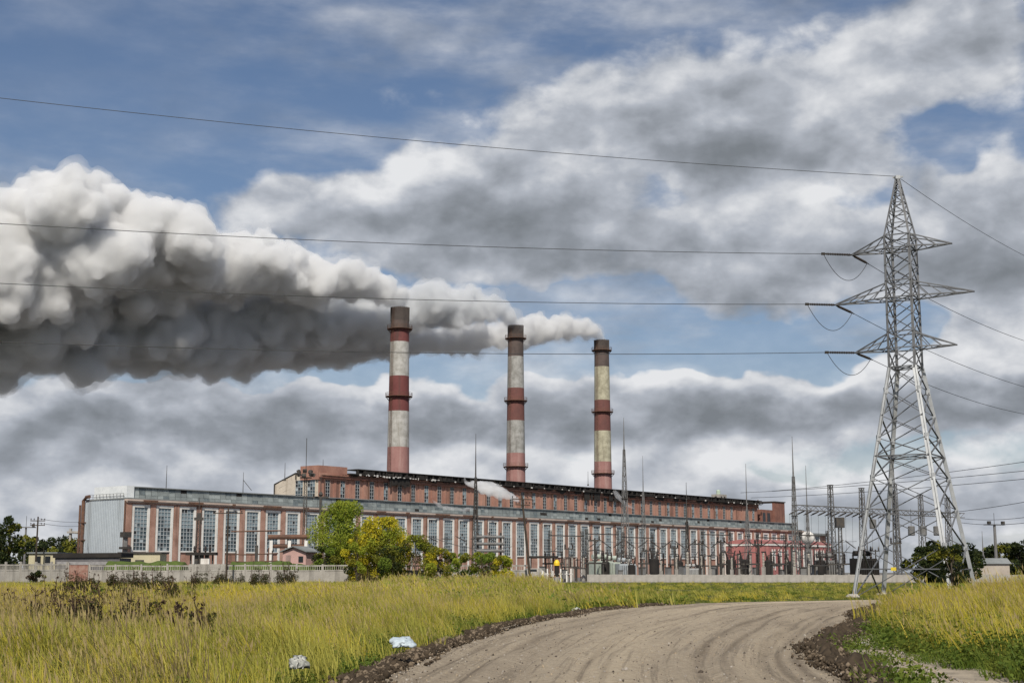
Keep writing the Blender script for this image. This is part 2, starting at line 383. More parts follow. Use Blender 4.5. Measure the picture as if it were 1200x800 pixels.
# ------------------------------------------------------------------ soil berms and clods
def make_berm(name, L, w, h, seed, off, i0, i1):
    L = L[i0:i1]; L = resample(L, 1000); n = len(L); L = L+0; d = np.gradient(L, axis=0); d /= np.hypot(*d.T)[:,None]; nr = np.c_[d[:,1], -d[:,0]]
    m = 25; t = np.linspace(-1, 1, m); ww_ = w*(.55+.9*vnoise(L[:,0], L[:,1], 2.6, seed+7)); oo_ = off+(vnoise(L[:,0], L[:,1], 4.0, seed+8)-.5)*.8; P = L[:,None]+nr[:,None]*(oo_[:,None]+t[None]*ww_[:,None])[...,None]
    x, y = P[...,0], P[...,1]
    base = np.cos(t*math.pi/2)[None]**1
    z = -.1+(h*.3+.1)*base+h*base*(vnoise(x, y, .36, seed)-.3)*1.3+base*(vnoise(x, y, .15, seed+1)-.5)*h*2.2+base*(vnoise(x,y,2.4,seed+4)-.5)*h*1.0
    i = np.arange(n-1)[:,None]*m; j = np.arange(m-1)[None]
    F = np.stack([i+j, i+j+1, i+m+j+1, i+m+j], -1).reshape(-1, 4); V = np.c_[x.ravel(), y.ravel(), z.ravel()]
    VV = [V]; FF = [F]; o = len(V)
    ico = np.array([(0,0,1),(.9,0,.4),(.28,.85,.4),(-.72,.53,.4),(-.72,-.53,.4),(.28,-.85,.4),(.72,.53,-.4),(-.28,.85,-.4),(-.9,0,-.4),(-.28,-.85,-.4),(.72,-.53,-.4),(0,0,-1)])
    tri = [(0,1,2),(0,2,3),(0,3,4),(0,4,5),(0,5,1),(1,6,2),(2,7,3),(3,8,4),(4,9,5),(5,10,1),(6,7,2),(7,8,3),(8,9,4),(9,10,5),(10,6,1),(11,7,6),(11,8,7),(11,9,8),(11,10,9),(11,6,10)]
    tri = np.array(tri); F = np.vstack([F[:,:3], F[:,[0,2,3]]]); FF = [F]
    K = int(n*16); ii = rng.integers(0, n, K); tt = np.clip(rng.normal(0, .5, K), -1.5, 1.5)
    c = L[ii]+nr[ii]*(oo_[ii]+tt*w*1.1)[:,None]+rng.normal(0, .1, (K,2)); r = np.exp(rng.normal(-3.75, .42, K)).clip(0, .085)
    zz = h*.6*np.cos(np.clip(tt,-1,1)*math.pi/2)
    for q in range(K):
        s = ico*(r[q]*rng.uniform(.6, 1.4, (1,3)))*(1+rng.uniform(-.25,.25,(12,1)))
        VV.append(s+[c[q,0], c[q,1], zz[q]+h*.25+r[q]*.35]); FF.append(tri+o); o += 12
    M = mat('dark_crumbly_soil', (.04,.03,.021), .95, (.075,.056,.038), 2.6, spec=.1)
    M2 = mat('dry_soil_clod', (.2,.155,.11), .95, (.1,.075,.05), 3, spec=.1); mi = np.r_[np.zeros(len(F), int), np.repeat((rng.uniform(size=K) < .28).astype(int), 20)]
    ob = npmesh(name, np.vstack(VV), np.vstack(FF), [M, M2], None, mi); ob['kind'] = 'stuff'
    return ob
LF, RF = resample(LE, 900), resample(RE, 900)
il = [int(np.argmin(np.abs(LF[:600,1]-yy))) for yy in (8, 77)]; ir = [int(np.argmin(np.abs(RF[:600,1]-yy))) for yy in (8, 74)]
tag(make_berm('soil_berm', LF, .34, .1, 11, -.1, *il), 'low crumbly dark soil edge on the outer side of the road bend', 'soil')
tag(make_berm('soil_berm', RF, .42, .17, 17, .15, *ir), 'ridge of dark turned soil clods along the inner side of the road bend', 'soil')
def stones():
    ico = np.array([(0,0,1),(.9,0,.4),(.28,.85,.4),(-.72,.53,.4),(-.72,-.53,.4),(.28,-.85,.4),(.72,.53,-.4),(-.28,.85,-.4),(-.9,0,-.4),(-.28,-.85,-.4),(.72,-.53,-.4),(0,0,-1)])
    tri = [(0,1,2),(0,2,3),(0,3,4),(0,4,5),(0,5,1),(1,6,2),(2,7,3),(3,8,4),(4,9,5),(5,10,1),(6,7,2),(7,8,3),(8,9,4),(9,10,5),(10,6,1)]
    tri = np.array(tri); K = 12000
    y = 16+60*rng.uniform(size=K)**1.7; i = np.searchsorted(LEr[:150,1], y).clip(0,149); xl_, xr_ = np.interp(y, LEr[:140,1], LEr[:140,0]), np.interp(y, REr[:140,1], REr[:140,0])
    u = np.where(rng.uniform(size=K) < .8, rng.beta(.22,.22,K), rng.uniform(size=K)); x = xl_+(xr_+1.6-xl_)*u; r = np.exp(rng.normal(-4.75,.42,K)).clip(0,.035)
    V = (ico[None]*(r[:,None,None]*rng.uniform(.6,1.4,(K,1,3)))*(1+rng.uniform(-.25,.25,(K,12,1)))+np.c_[x,y,.055+.05*(1-(2*u-1)**2).clip(0,1)+r*.15][:,None]).reshape(-1,3)
    F = (tri[None]+12*np.arange(K)[:,None,None]).reshape(-1,3); mi = np.repeat(rng.integers(0,3,K), 15)
    ob = npmesh('loose_stones', V, F, [mat('stone_grey', (.36,.325,.28), .9, (.26,.23,.2), 4), mat('stone_tan', (.36,.29,.2), .9, (.25,.2,.14), 4), mat('stone_dark', (.09,.07,.055), .9, (.05,.04,.03), 4)], None, mi); ob['kind'] = 'stuff'
stones()
# ------------------------------------------------------------------ building materials
BRICK = mat('weathered_brick', (.41,.25,.195), .9, (.25,.135,.1), .2, col3=(.1,.065,.052), streak=.5)
BRICK2 = mat('salmon_brick', (.43,.245,.185), .9, (.28,.13,.095), .09, col3=(.11,.07,.055), streak=.35)
DBRICK = mat('sooty_brick', (.2,.085,.06), .9, (.09,.045,.035), .2, col3=(.03,.025,.025), streak=.7)
ORANGE = mat('orange_brick', (.36,.19,.14), .9, (.26,.13,.1), .3)
UMBER = mat('umber_brick', (.25,.12,.09), .9, (.15,.07,.055), .3, col3=(.08,.05,.04), streak=.5)
CREAM = mat('cream_cladding', (.58,.51,.42), .85, (.48,.42,.35), .15, col3=(.33,.28,.22), streak=.3)
WHITE = mat('chalky_white_paint', (.74,.72,.68), .85, (.6,.57,.53), .5, col3=(.42,.37,.33), streak=.8)
CORN = mat('cornice_plaster', (.5,.41,.35), .85, (.42,.32,.27), .4)
GREYCLAD = mat('grey_sheet_cladding', (.39,.43,.46), .6, (.33,.37,.4), .12, col3=(.24,.26,.27), streak=.3)
ROOFG = mat('grey_roof_felt', (.22,.23,.23), .9, (.13,.14,.14), .2)
RUST = mat('rusty_steel', (.16,.085,.055), .85, (.08,.05,.04), .8)
BLACK = mat('sooty_black', (.018,.016,.015), .85, (.035,.03,.026), .4)
DARKST = mat('dark_steel', (.05,.05,.05), .6, (.09,.075,.06), 1.5, metal=.3)
GALV = mat('galvanised_steel', (.42,.43,.44), .5, (.3,.31,.32), .5, metal=.35)
GALVB = mat('aged_zinc_steel', (.17,.175,.185), .6, (.11,.11,.115), .6, metal=.35)
GALVD = mat('dull_lattice_steel', (.2,.2,.2), .65, (.13,.12,.11), .5, metal=.2)
CONC = mat('pale_concrete', (.38,.355,.32), .9, (.27,.25,.225), .35, col3=(.13,.12,.105), streak=.6)
WOOD = mat('tarred_wood', (.07,.052,.04), .9, (.035,.028,.022), 1.0)
PORC = mat('pale_porcelain', (.46,.43,.38), .4, (.48,.44,.38), 2)
CERAM = mat('brown_insulator', (.05,.038,.034), .35, (.03,.025,.022), 2)
PINK = mat('pink_plaster', (.38,.155,.145), .9, (.33,.125,.12), .2, col3=(.2,.1,.095), streak=.5)
PALEPINK = mat('pale_pink_plaster', (.52,.33,.3), .9, (.42,.27,.24), .5)
YELLOWP = mat('pale_yellow_plaster', (.5,.45,.3), .9, (.4,.36,.25), .3)
GREENP = mat('pale_green_paint', (.42,.5,.4), .7, (.33,.4,.33), .6)
GLASS = []
for i, (c, r) in enumerate((((.05,.075,.09), .12), ((.2,.26,.29), .25), ((.015,.017,.02), .3), ((.38,.43,.45), .4))):
    m, b, tc = newmat('window_glass'); cc = emix(enoise(tc.outputs['Object'], 1.5, 3).ss(.4,.7)*.5, c, tuple(x*.6 for x in c)); setc(b, cc)
    b.inputs['Roughness'].default_value = r; b.inputs['Specular IOR Level'].default_value = .8; GLASS.append(m)
MULL = mat('glazing_bar_paint', (.46,.49,.5), .7, (.33,.35,.36), 1)
# ------------------------------------------------------------------ power-plant halls (local x along the facade, y away, z up)
AF = R(38.65); OX, OY = -87.9, 326.0; RZ = math.pi/2-AF
UX, UY = math.sin(AF), math.cos(AF)
def W(s, n, z=0): return Vector((OX+UX*s-UY*n, OY+UY*s+UX*n, z))
def pane_window(wd, z0, z1, nx, nz, y, seed, broken=.05, bar=.1):
    """panes with their own tilt behind a grid of bars; x centred on 0"""
    rs = random.Random(seed); g = MB(); dx = wd/nx; dz = (z1-z0)/nz; blk = {(a,c): rs.random() for a in range(9) for c in range(9)}; lvl = rs.uniform(.3,.62)
    for i in range(nx):
        for j in range(nz):
            h = j/nz; u = rs.random()
            k = 2 if u < broken+.05*(1-h) else (1 if (h+(blk[i//2,j//3]-.5)*.5 > lvl) != (u > .93) else (3 if u < broken+.08 else 0))  # upper panes get paler glass: the sky's reflection painted into the colour
            x0 = -wd/2+i*dx; zz = z0+j*dz; t = [y+rs.uniform(-.02,.02) for _ in range(4)]
            if k == 2: t = [y+.025]*4
            g.quad((x0,t[0],zz),(x0+dx,t[1],zz),(x0+dx,t[2],zz+dz),(x0,t[3],zz+dz), k)
    for i in range(nx+1): g.box(-wd/2+i*dx-bar/2, y-.1, z0, -wd/2+i*dx+bar/2, y-.045, z1, 4)
    for j in range(nz+1): g.box(-wd/2, y-.115, z0+j*dz-bar/2, wd/2, y-.05, z0+j*dz+bar/2, 4)
    return g
GM = GLASS+[MULL]
def me_of(mb, mats, name):
    o = mb.build(name, mats); me = o.data; bpy.data.objects.remove(o); return me
def link(name, me, parent, loc=(0,0,0), rz=0):
    o = bpy.data.objects.new(name, me); COL.objects.link(o); o.parent = parent; o.location = loc; o.rotation_euler = (0,0,rz); return o
SP = 6.7; NB = 49; LH = SP*NB+1.2; EZ = 18.2
hall = T('turbine_hall', 'long low brick hall with a row of tall white framed windows', 'building', (OX, OY, 0), RZ)
b = MB(); b.box(0, 0, -.3, LH, 15.5, EZ-.02)
for k in range(NB+1):                     # brick piers between the window bays
    x = .6+k*SP; b.box(x-.72, -.45, 0, x+.72, -.002, EZ-1.1)
b.box(-.02, -.5, EZ-1.1, LH, -.003, EZ-.45)
for k in range(NB):                        # brick aprons below the windows
    x = .6+SP*(k+.5); b.box(x-2.0, -.12, .0, x+2.0, -.004, 5.6)
b.build('wall', BRICK, hall)
b = MB(); b.box(-.4, -1.0, EZ-.45, LH+.4, .3, EZ-.05); b.box(-.4, -.75, EZ-.78, LH+.4, -.52, EZ-.46)
b.build('cornice', CORN, hall)
b = MB()
rs = random.Random(3)
for k in range(26):                        # rusty gutter pieces under the eaves
    x = 3+k*12.4+rs.random()*4; b = MB(); b.box(x, -1.12, EZ-.62, x+rs.uniform(.5, 7), -1.004, EZ-.12); b.build('gutter', RUST, hall)
for k in range(NB):
    if rs.random() < .5: b = MB(); x = .6+SP*k; b.tube([(x+.4,-.6,EZ-.5),(x+.4,-.62,EZ-2.2-rs.random()*3)], .12, 5); b.build('downpipe', RUST, hall)
b = MB(); b.box(-.3, -.9, EZ-.045, LH+.3, 15.6, EZ+.25); b.build('roof', ROOFG, hall)
# lantern along the roof: glazed band of small grey panes under a flat roof
ln = MB(); rs = random.Random(5); z0, z1 = EZ+.25, EZ+2.75
n = 190; dx = (LH-5)/n
for i in range(n):
    for j in range(3):
        u = rs.random(); k = 0 if u < .5 else (1 if u < .8 else (2 if u < .84 else 3)); x0 = 2.5+i*dx; dz = (z1-z0)/3; tt = .25*(j/3); t2 = .25*((j+1)/3)
        e = rs.uniform(-.05,.05)
        ln.quad((x0,.9+tt+e,z0+j*dz),(x0+dx-.05,.9+tt,z0+j*dz),(x0+dx-.05,.9+t2,z0+(j+1)*dz-.03),(x0,.9+t2+e,z0+(j+1)*dz-.03), k)
ln.box(2.5, 1.22, z0, LH-2.5, 1.3, z1, 4)
ln.build('lantern_glazing', [mat('lantern_pane_grey', (.24,.265,.26), .6, (.16,.18,.18), .25), mat('lantern_pane_pale', (.32,.35,.345), .6, (.19,.215,.21), .25), BLACK, mat('lantern_patch', (.16,.19,.2), .7), DARKST], hall)
b = MB(); b.box(2.2, .7, z1, LH-2.2, 13, z1+.22); b.box(2.5, 1.4, z0, LH-2.5, 12.5, z1-.002); b.build('lantern_roof', ROOFG, hall)
b = MB(); b.box(.4, .6, z0+.002, 2.45, 13, z1+.3); b.build('lantern_end', mat('white_sheet', (.72,.74,.74), .5, (.6,.62,.63), .5), hall)
# grey cladding on the gable
g = MB(); NS = 24
for i in range(NS):
    y0 = i*15.5/NS; top0 = EZ+.35-.05*i*.5
    g.quad((-.12,y0,3.4),(-.22,y0+.32,3.4),(-.22,y0+.32,top0),(-.12,y0,top0)); g.quad((-.22,y0+.32,3.4),(-.12,y0+15.5/NS,3.4),(-.12,y0+15.5/NS,top0-.02),(-.22,y0+.32,top0))
g.build('gable_cladding', GREYCLAD, hall)
g = MB(); g.tube([(-.6,15.6,1),(-.6,15.6,EZ),(-.6,14.6,EZ+.8),(-.6,13.4,EZ+.9)], .42, 8); g.tube([(-.9,16.4,3),(-.9,16.4,EZ-1)], .25, 6)
for zz in (5, 9, 13): g.box(-1.1, 14.9, zz, .0, 16.7, zz+.25)
g.build('drain_pipe', RUST, hall)
g = MB(); g.tube([(-.5,-.2,4),(-.5,-.2,EZ-.5)], .18, 6); g.build('downpipe', RUST, hall)
g = MB()
for i in range(11): g.bar((-.1+0, 1+i*1.3, EZ+.3),(-.1, 1+i*1.3, EZ+1.3), .07)
g.bar((-.1,1,EZ+1.3),(-.1,14,EZ+1.3), .06); g.bar((-.1,1,EZ+.8),(-.1,14,EZ+.8), .05); g.build('roof_railing', DARKST, hall)
# the windows: a few pane layouts shared by all bays
WT = [me_of(pane_window(3.7, 6.6, 16.4, 4, 11, -.05, 40+i, .015+.02*(i % 4), bar=.13), GM, 'window') for i in range(14)]
WS = [me_of(pane_window(3.3, 12.9, 16.2, 4, 4, -.05, 60+i), GM, 'window') for i in range(3)]
def frame_me(wd, z0, z1, foot, jw=.62):
    f = MB(); f.box(-wd/2-jw, -.34, foot, -wd/2, -.02, z1+jw); f.box(wd/2, -.34, foot, wd/2+jw, -.02, z1+jw); f.box(-wd/2, -.34, z1, wd/2, -.02, z1+jw)
    f.box(-wd/2, -.3, z0-.3, wd/2, -.03, z0-.05); return me_of(f, WHITE, 'frame')
FT, FS = frame_me(3.7, 6.6, 16.4, .4), frame_me(3.3, 12.9, 16.2, 12.4)
for k in range(NB):
    x = .6+SP*(k+.5); low = k >= 40
    if k in (43, 46): pass
    w = link('window', (WS if low else WT)[(k*5+k//3) % (3 if low else 14)], hall, (x, 0, 0)); link('frame', FS if low else FT, w)
# end block of the hall
eb = T('end_block', 'small flat roofed brick block at the far right end of the long hall', 'building', W(LH+.3, 0), RZ)
b = MB(); b.box(0, 0, -.3, 21, 14, 16.6); b.build('wall', BRICK, eb)
b = MB(); b.box(-.1, -1.2, 16.62, 22, 15, 17.5); b.build('roof', ROOFG, eb)
w = link('window', WS[0], eb, (5, 0, 0)); link('frame', FS, w); w = link('window', WS[1], eb, (12.5, 0, 0)); link('frame', FS, w)
# boiler house
BS0, BS1, BN = 74.7, 322.0, 16.0; BZ = 30.6; LB = BS1-BS0
boil = T('boiler_house', 'taller soot stained brick hall rising behind the windowed hall below the stacks', 'building', W(BS0, BN), RZ)
b = MB(); pf = [(0,-.3),(0,BZ-1.75),(9.4,BZ-1.75),(17.9,26.0),(17.9,-.3)]; vs = [(x,y,z) for x in (.5,LB) for y,z in pf]
b.add(vs, [(0,1,2,3,4),(9,8,7,6,5)]+[(i,5+i,5+(i+1)%5,(i+1)%5) for i in range(5)])
for k in range(43): b.box(.8+5.85*k-.5, -.14, 17, .8+5.85*k+.5, -.003, 27.6)
b.build('wall', BRICK2, boil)
b = MB(); b.box(.2, -.6, 27.75, LB, -.004, 28.85); b.build('string_course', BRICK2, boil); b = MB(); b.box(.1, -.85, 27.5, LB, -.004, 27.747); b.build('ledge', DBRICK, boil); b = MB(); b.box(11, -.9, 20.75, LB, -.15, 21.0); b.build('ledge', DBRICK, boil)
rs = random.Random(9); b = MB()
for k in range(46):                      # dark sheets with a ragged lower edge, hung under the eaves
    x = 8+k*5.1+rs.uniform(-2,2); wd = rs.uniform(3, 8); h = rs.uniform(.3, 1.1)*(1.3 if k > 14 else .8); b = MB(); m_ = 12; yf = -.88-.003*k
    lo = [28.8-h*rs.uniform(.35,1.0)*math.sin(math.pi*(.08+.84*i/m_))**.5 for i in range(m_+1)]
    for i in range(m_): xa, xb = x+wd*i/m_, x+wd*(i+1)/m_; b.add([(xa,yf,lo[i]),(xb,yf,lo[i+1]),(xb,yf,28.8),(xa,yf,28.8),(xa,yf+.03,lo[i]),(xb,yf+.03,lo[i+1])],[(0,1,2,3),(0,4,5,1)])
    b.build('dark_sheet', BLACK if k % 3 else DBRICK, boil)
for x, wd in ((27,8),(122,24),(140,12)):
    for i in range(12): b = MB(); xx = x+rs.random()*wd; b.box(xx, -1.05-.01*i, 26.0+rs.random()*1.2, xx+.8+rs.random()*1.4, -1.03-.01*i+.008, 28.75); b.build('dark_sheet', BLACK, boil)  # clusters of narrow dark sheets below the roof edge
b = MB(); b.box(11.1, -1.6, BZ-1.72, LB+1, 9.4, BZ-1.4); b.box(14, -1.7, BZ-.28, LB+1, 3, BZ-.02)
b.add([(0.3,6.9,29.0),(LB+1,6.9,29.0),(LB+1,9.4,29.0),(.3,9.4,29.0),(.3,18.2,26.2),(LB+1,18.2,26.2),(.3,9.4,29.25),(LB+1,9.4,29.25),(.3,18.2,26.4),(LB+1,18.2,26.4),(.3,6.9,29.25),(LB+1,6.9,29.25)],[(0,3,2,1),(3,4,5,2),(10,11,7,6),(6,7,9,8),(4,8,9,5),(0,10,6,3),(3,6,8,4),(1,2,7,11),(2,5,9,7),(0,1,11,10)])
b.box(14.2, -.95, BZ-1.39, LB, -.65, BZ-.29)
for i in range(int(LB/3)): x = 14+i*2.9; b.box(x, -1.6, BZ-1.39, x+.5, -1.3, BZ-.3)
rs = random.Random(4)
for i in range(150): x = 14+rs.random()*(LB-16); b.box(x, -1.56, BZ-1.39, x+rs.uniform(.3,2.4), -1.4, BZ-1.39+rs.uniform(.3, 1.08))
b.build('roof', BLACK, boil)
b = MB()
for i in range(64):
    x = 14+rs.random()*(LB-16) if i > 30 else 14.4+rs.random()*34; zz = BZ-1.42-rs.random()*.3; b = MB(); b.box(x, -1.68-.002*i, zz-.3*rs.random()-.08, x+rs.uniform(.2,.8), -1.62, zz+.12)
    b.build('torn_roof_sheet', mat('torn_pale_sheet', (.6,.58,.55), .7, (.4,.38,.36), 1), boil)
b = MB(); b.box(-.2, -.4, 27.0, 11, 6.8, BZ+.3); b.build('parapet', ORANGE, boil)
cl = MB()
gp = [(0.0, 29.0),(9.4, 28.9),(17.9, 26.2)]
for (y0, h0), (y1, h1) in zip(gp[:-1], gp[1:]):
    m = 5
    for i in range(m):
        for j in range(8):
            ya, yb = y0+(y1-y0)*i/m, y0+(y1-y0)*(i+1)/m; ha, hb = h0+(h1-h0)*i/m, h0+(h1-h0)*(i+1)/m
            za, zb = 14+(ha-14)*j/8, 14+(ha-14)*(j+1)/8; zc, zd = 14+(hb-14)*j/8, 14+(hb-14)*(j+1)/8
            e = .42+.02*((i*3+j*5) % 4); cl.quad((e,yb-.04,zc+.05),(e,ya,za+.05),(e,ya,zb),(e,yb-.04,zd))
cl.quad((.47,17.9,-.2),(.47,0,-.2),(.47,0,28.9),(.47,17.9,26))
cl.build('gable_cladding', CREAM, boil)
b = MB(); b.box(.2, 8.9, 26.5, .36, 9.3, 29.2); b.build('trim', DARKST, boil); b = MB(); b.tube([(.2,17.8,18),(.2,17.8,26.3)], .2, 6); b.build('downpipe', DARKST, boil)
GW = me_of(pane_window(3.0, 21.3, 27.0, 3, 6, -.05, 90, .25), GM, 'window')
for yy in (2.7, 7.6):
    w = link('window', GW, boil, (.38, yy, 0), -math.pi/2); f = MB(); f.box(-1.75,-.2,21,-1.5,-.02,27.3); f.box(1.5,-.2,21,1.75,-.02,27.3); w2 = f.build('frame', CREAM, w)
WB = [me_of(pane_window(1.7, 22.3, 27.3, 2, 5, -.05, 100+i, (.72,.85,.6)[i % 3]), GM, 'window') for i in range(5)]
bf = MB(); bf.box(-1.15,-.16,21.9,-.85,-.02,27.5); bf.box(.85,-.16,21.9,1.15,-.02,27.5); bf.box(-1.15,-.22,21.6,1.15,-.02,21.9); BFM = me_of(bf, BRICK, 'frame')
for k in range(42):
    x = .8+5.85*(k+.5)
    if k in (39, 40): continue
    w = link('window', WB[(k*3+k//4) % 5], boil, (x, 0, 0)); link('frame', BFM, w)
b = MB(); rs = random.Random(12)
for i in range(9): x = 60+i*19+rs.random()*8; b.tube([(x,-.7,20.6),(x,-.7,21.3),(x+7+rs.random()*6,-.7,21.4)], .16, 6)
for zz in (20.9, 28.2): b.tube([(1,-.75,zz),(LB-1,-.78,zz-.1)], .13, 6)
for i in range(14): x = 2+i*17.5; b.tube([(x,-.6,21),(x,-.6,28.4)], .11, 5)
b.build('pipe', RUST, boil)
bx = T('roof_cabin', 'small grey cabin with a round tank standing on the right end of the sooty roof', 'cabin', W(298, 20, BZ-1.4), RZ); bx.scale = (.62,.62,.8)
b = MB(); b.box(-4, -3, -.1, 5, 3, 3.9); b.build('wall', CONC, bx); b = MB(); b.box(-2.2,-3.06,1.6,-.9,-3.002,2.9); b.box(1.8,-3.06,1.6,3.1,-3.002,2.9); b.box(-4.06,-1,1.6,-4.002,.6,2.9); b.build('window', BLACK, bx)
b = MB(); b.lathe([(1.35,3.92),(1.35,5.6),(1.0,6.1),(.2,6.3)], 14, (-.3,0)); b.build('tank', GREENP, bx)
bk = T('stair_tower', 'square brown brick box standing alone right of the sooty hall roof', 'building', W(327, BN+1), RZ)
b = MB(); b.box(0, 0, -.3, 18, 13, 27.3); b.box(9.5,-1.2,-.3,18.2,-.003,30.6); b.build('wall', UMBER, bk); b = MB(); b.box(9.2,-1.5,30.62,18.6,13.4,31.0); b.build('roof', DARKST, bk)
b = MB(); b.box(1.2,-.08,21.5,3.4,-.003,26); b.box(5,-.08,21.5,7.4,-.003,26); b.build('window', GLASS[2], bk)
b = MB(); b.tube([(3,3,27.3),(3,3,31.5)], .25, 6); b.build('vent_pipe', RUST, bk)
# pink annex before the right end of the hall
an = T('pink_annex', 'pink plastered annex with a low curved roof edge and white stripe', 'building', W(268, -18), RZ)
b = MB(); LA = 51
prof = [(-.0,12.6),(3,13.2),(6,13.6),(9,13.75),(12,13.6),(15,13.2),(17.9,12.6)]
vs = [(x, y, z) for x in (0, LA) for y, z in [(0,-.3)]+prof+[(17.9,-.3)]]; k = len(vs)//2
b.add(vs, [tuple(range(k)), tuple(range(2*k-1, k-1, -1))]+[(i, k+i, k+(i+1) % k, (i+1) % k) for i in range(k)])
b.build('wall', PINK, an)
b = MB(); b.box(-.25,-.25,11.3,LA+.2,-.003,11.95); b.box(-.25,-.24,11.3,-.003,18,11.95); b.build('white_stripe', WHITE, an)
NM = me_of(pane_window(1.5, 3.4, 9.4, 2, 6, -.05, 130, .1), GM, 'window')
fb = MB(); fb.box(-1.15,-.3,2.4,-.75,-.02,10); fb.box(.75,-.3,2.4,1.15,-.02,10); FN = me_of(fb, WHITE, 'frame')
for i in range(10): w = link('window', NM, an, (3.5+i*4.9, 0, 0)); link('frame', FN, w)
# ------------------------------------------------------------------ chimneys
CR = mat('chimney_red', (.165,.055,.052), .85, (.13,.042,.04), .25, col3=(.07,.045,.04), streak=.35)
CRB = mat('chimney_faded_brick_red', (.165,.07,.06), .85, (.12,.055,.05), .2, col3=(.09,.05,.045), streak=.3)
CP = mat('chimney_faded_pink', (.31,.165,.15), .85, (.24,.12,.11), .2, col3=(.42,.3,.27), streak=.35)
CW = mat('chimney_white', (.45,.44,.42), .85, (.27,.26,.235), .5, col3=(.2,.18,.15), streak=.5)
CWY = mat('chimney_yellowed_white', (.44,.415,.31), .85, (.25,.23,.165), .5, col3=(.16,.14,.11), streak=.5)
CD = mat('chimney_sooty_crown', (.075,.062,.056), .9, (.05,.04,.038), .3, col3=(.03,.027,.025), streak=.4)
CB = mat('chimney_sooty_brown', (.11,.083,.075), .9, (.075,.06,.055), .3, col3=(.05,.038,.034), streak=.4)
def chimney(label, s, n, bands, plats, rb, rt, colr):
    p = W(s, n); Y = p.y; top = zat(bands[0][0], Y); t = T('chimney', label, 'chimney', (p.x, p.y, 0))
    px = lambda z: rb+(rt-rb)*min(1, max(0, z/top))
    prof = []; ms = []
    zs = [(zat(y, Y), m) for y, m in bands]+[(-.3, None)]
    for (za, m), (zb, _) in zip(zs[:-1], zs[1:]):
        steps = max(1, int((za-zb)/2.4)); rr = [(za+(zb-za)*i/steps) for i in range(steps)]
        for z in rr: prof.append((px(z), z)); ms.append(m)
    prof.append((rb, -.3)); prof = prof[::-1]; ms = ms[::-1]
    b = MB(); b.lathe(prof, 40, ms=ms, cap=False)
    b.lathe([(rt-.5, top-4), (rt-.5, top), (rt, top)], 40, m=0, cap=False); b.lathe([(.1, top-4.01), (rt-.5, top-4)], 40, m=0, cap=False)
    b.build('shaft', colr, t, smooth=False)
    for y in plats:
        z = zat(y, Y); r0 = px(z); b = MB(); b.lathe([(r0-.05,z),(r0+1.15,z),(r0+1.15,z+.16),(r0-.05,z+.16)], 28, cap=False)
        for k in range(20):
            a = 2*math.pi*k/20; q = (math.cos(a)*(r0+1.1), math.sin(a)*(r0+1.1)); q2 = (math.cos(a)*r0, math.sin(a)*r0)
            b.bar((*q,z+.16),(*q,z+1.3), .07); b.bar((*q,z),(*q2,z-1.2), .1)
        for zz in (.7, 1.3): b.lathe([(r0+1.07,z+zz),(r0+1.14,z+zz),(r0+1.14,z+zz+.08),(r0+1.07,z+zz+.08)], 28, cap=False)
        b.build('platform', RUST, t)
    b = MB()
    for k in range(26):                  # ribs of the crown
        a = 2*math.pi*k/26; b.bar((math.cos(a)*(rt+.06), math.sin(a)*(rt+.06), top-4.6),(math.cos(a)*(rt+.1), math.sin(a)*(rt+.1), top+.2), .22)
    b.build('crown_rib', CD, t)
    b = MB(); a = -2.2; ca, sa = math.cos(a), math.sin(a)
    for o in (-.3, .3): b.tube([((rb+.35)*ca-o*sa, (rb+.35)*sa+o*ca, 25), ((rt+.35)*ca-o*sa, (rt+.35)*sa+o*ca, top)], .05, 4)
    for i in range(int((top-25)/1.2)): z = 25+i*1.2; r = px(z)+.35; b.bar((r*ca+.3*sa, r*sa-.3*ca, z),(r*ca-.3*sa, r*sa+.3*ca, z), .05)
    b.build('ladder', RUST, t)
    return p, top
CM = [CD, CB, CR, CW, CP, CRB, CWY]
c1 = chimney('nearest and tallest red and white striped chimney at left', 153.8, 60, [(361,0),(376,1),(386,2),(401,3),(441,2),(482,3),(524,4)], (386,465), 4.25, 3.1, CM)
CWG = mat('chimney_grey_white', (.36,.355,.34), .85, (.2,.195,.18), .5, col3=(.12,.11,.1), streak=.5)
c2 = chimney('middle striped chimney with a brick red band and greyish white bands', 218, 60, [(382,0),(397,1),(418,3),(455,5),(493,3),(531,4)], (397,470,547), 4.1, 2.85, [CD, CB, CRB, CWG, CP, CRB, CWY])
c3 = chimney('farthest striped chimney at right with yellowed white bands', 274.8, 60, [(399,0),(411,1),(430,6),(469,5),(505,6),(541,4)], (411,483,555), 4.05, 2.95, CM)
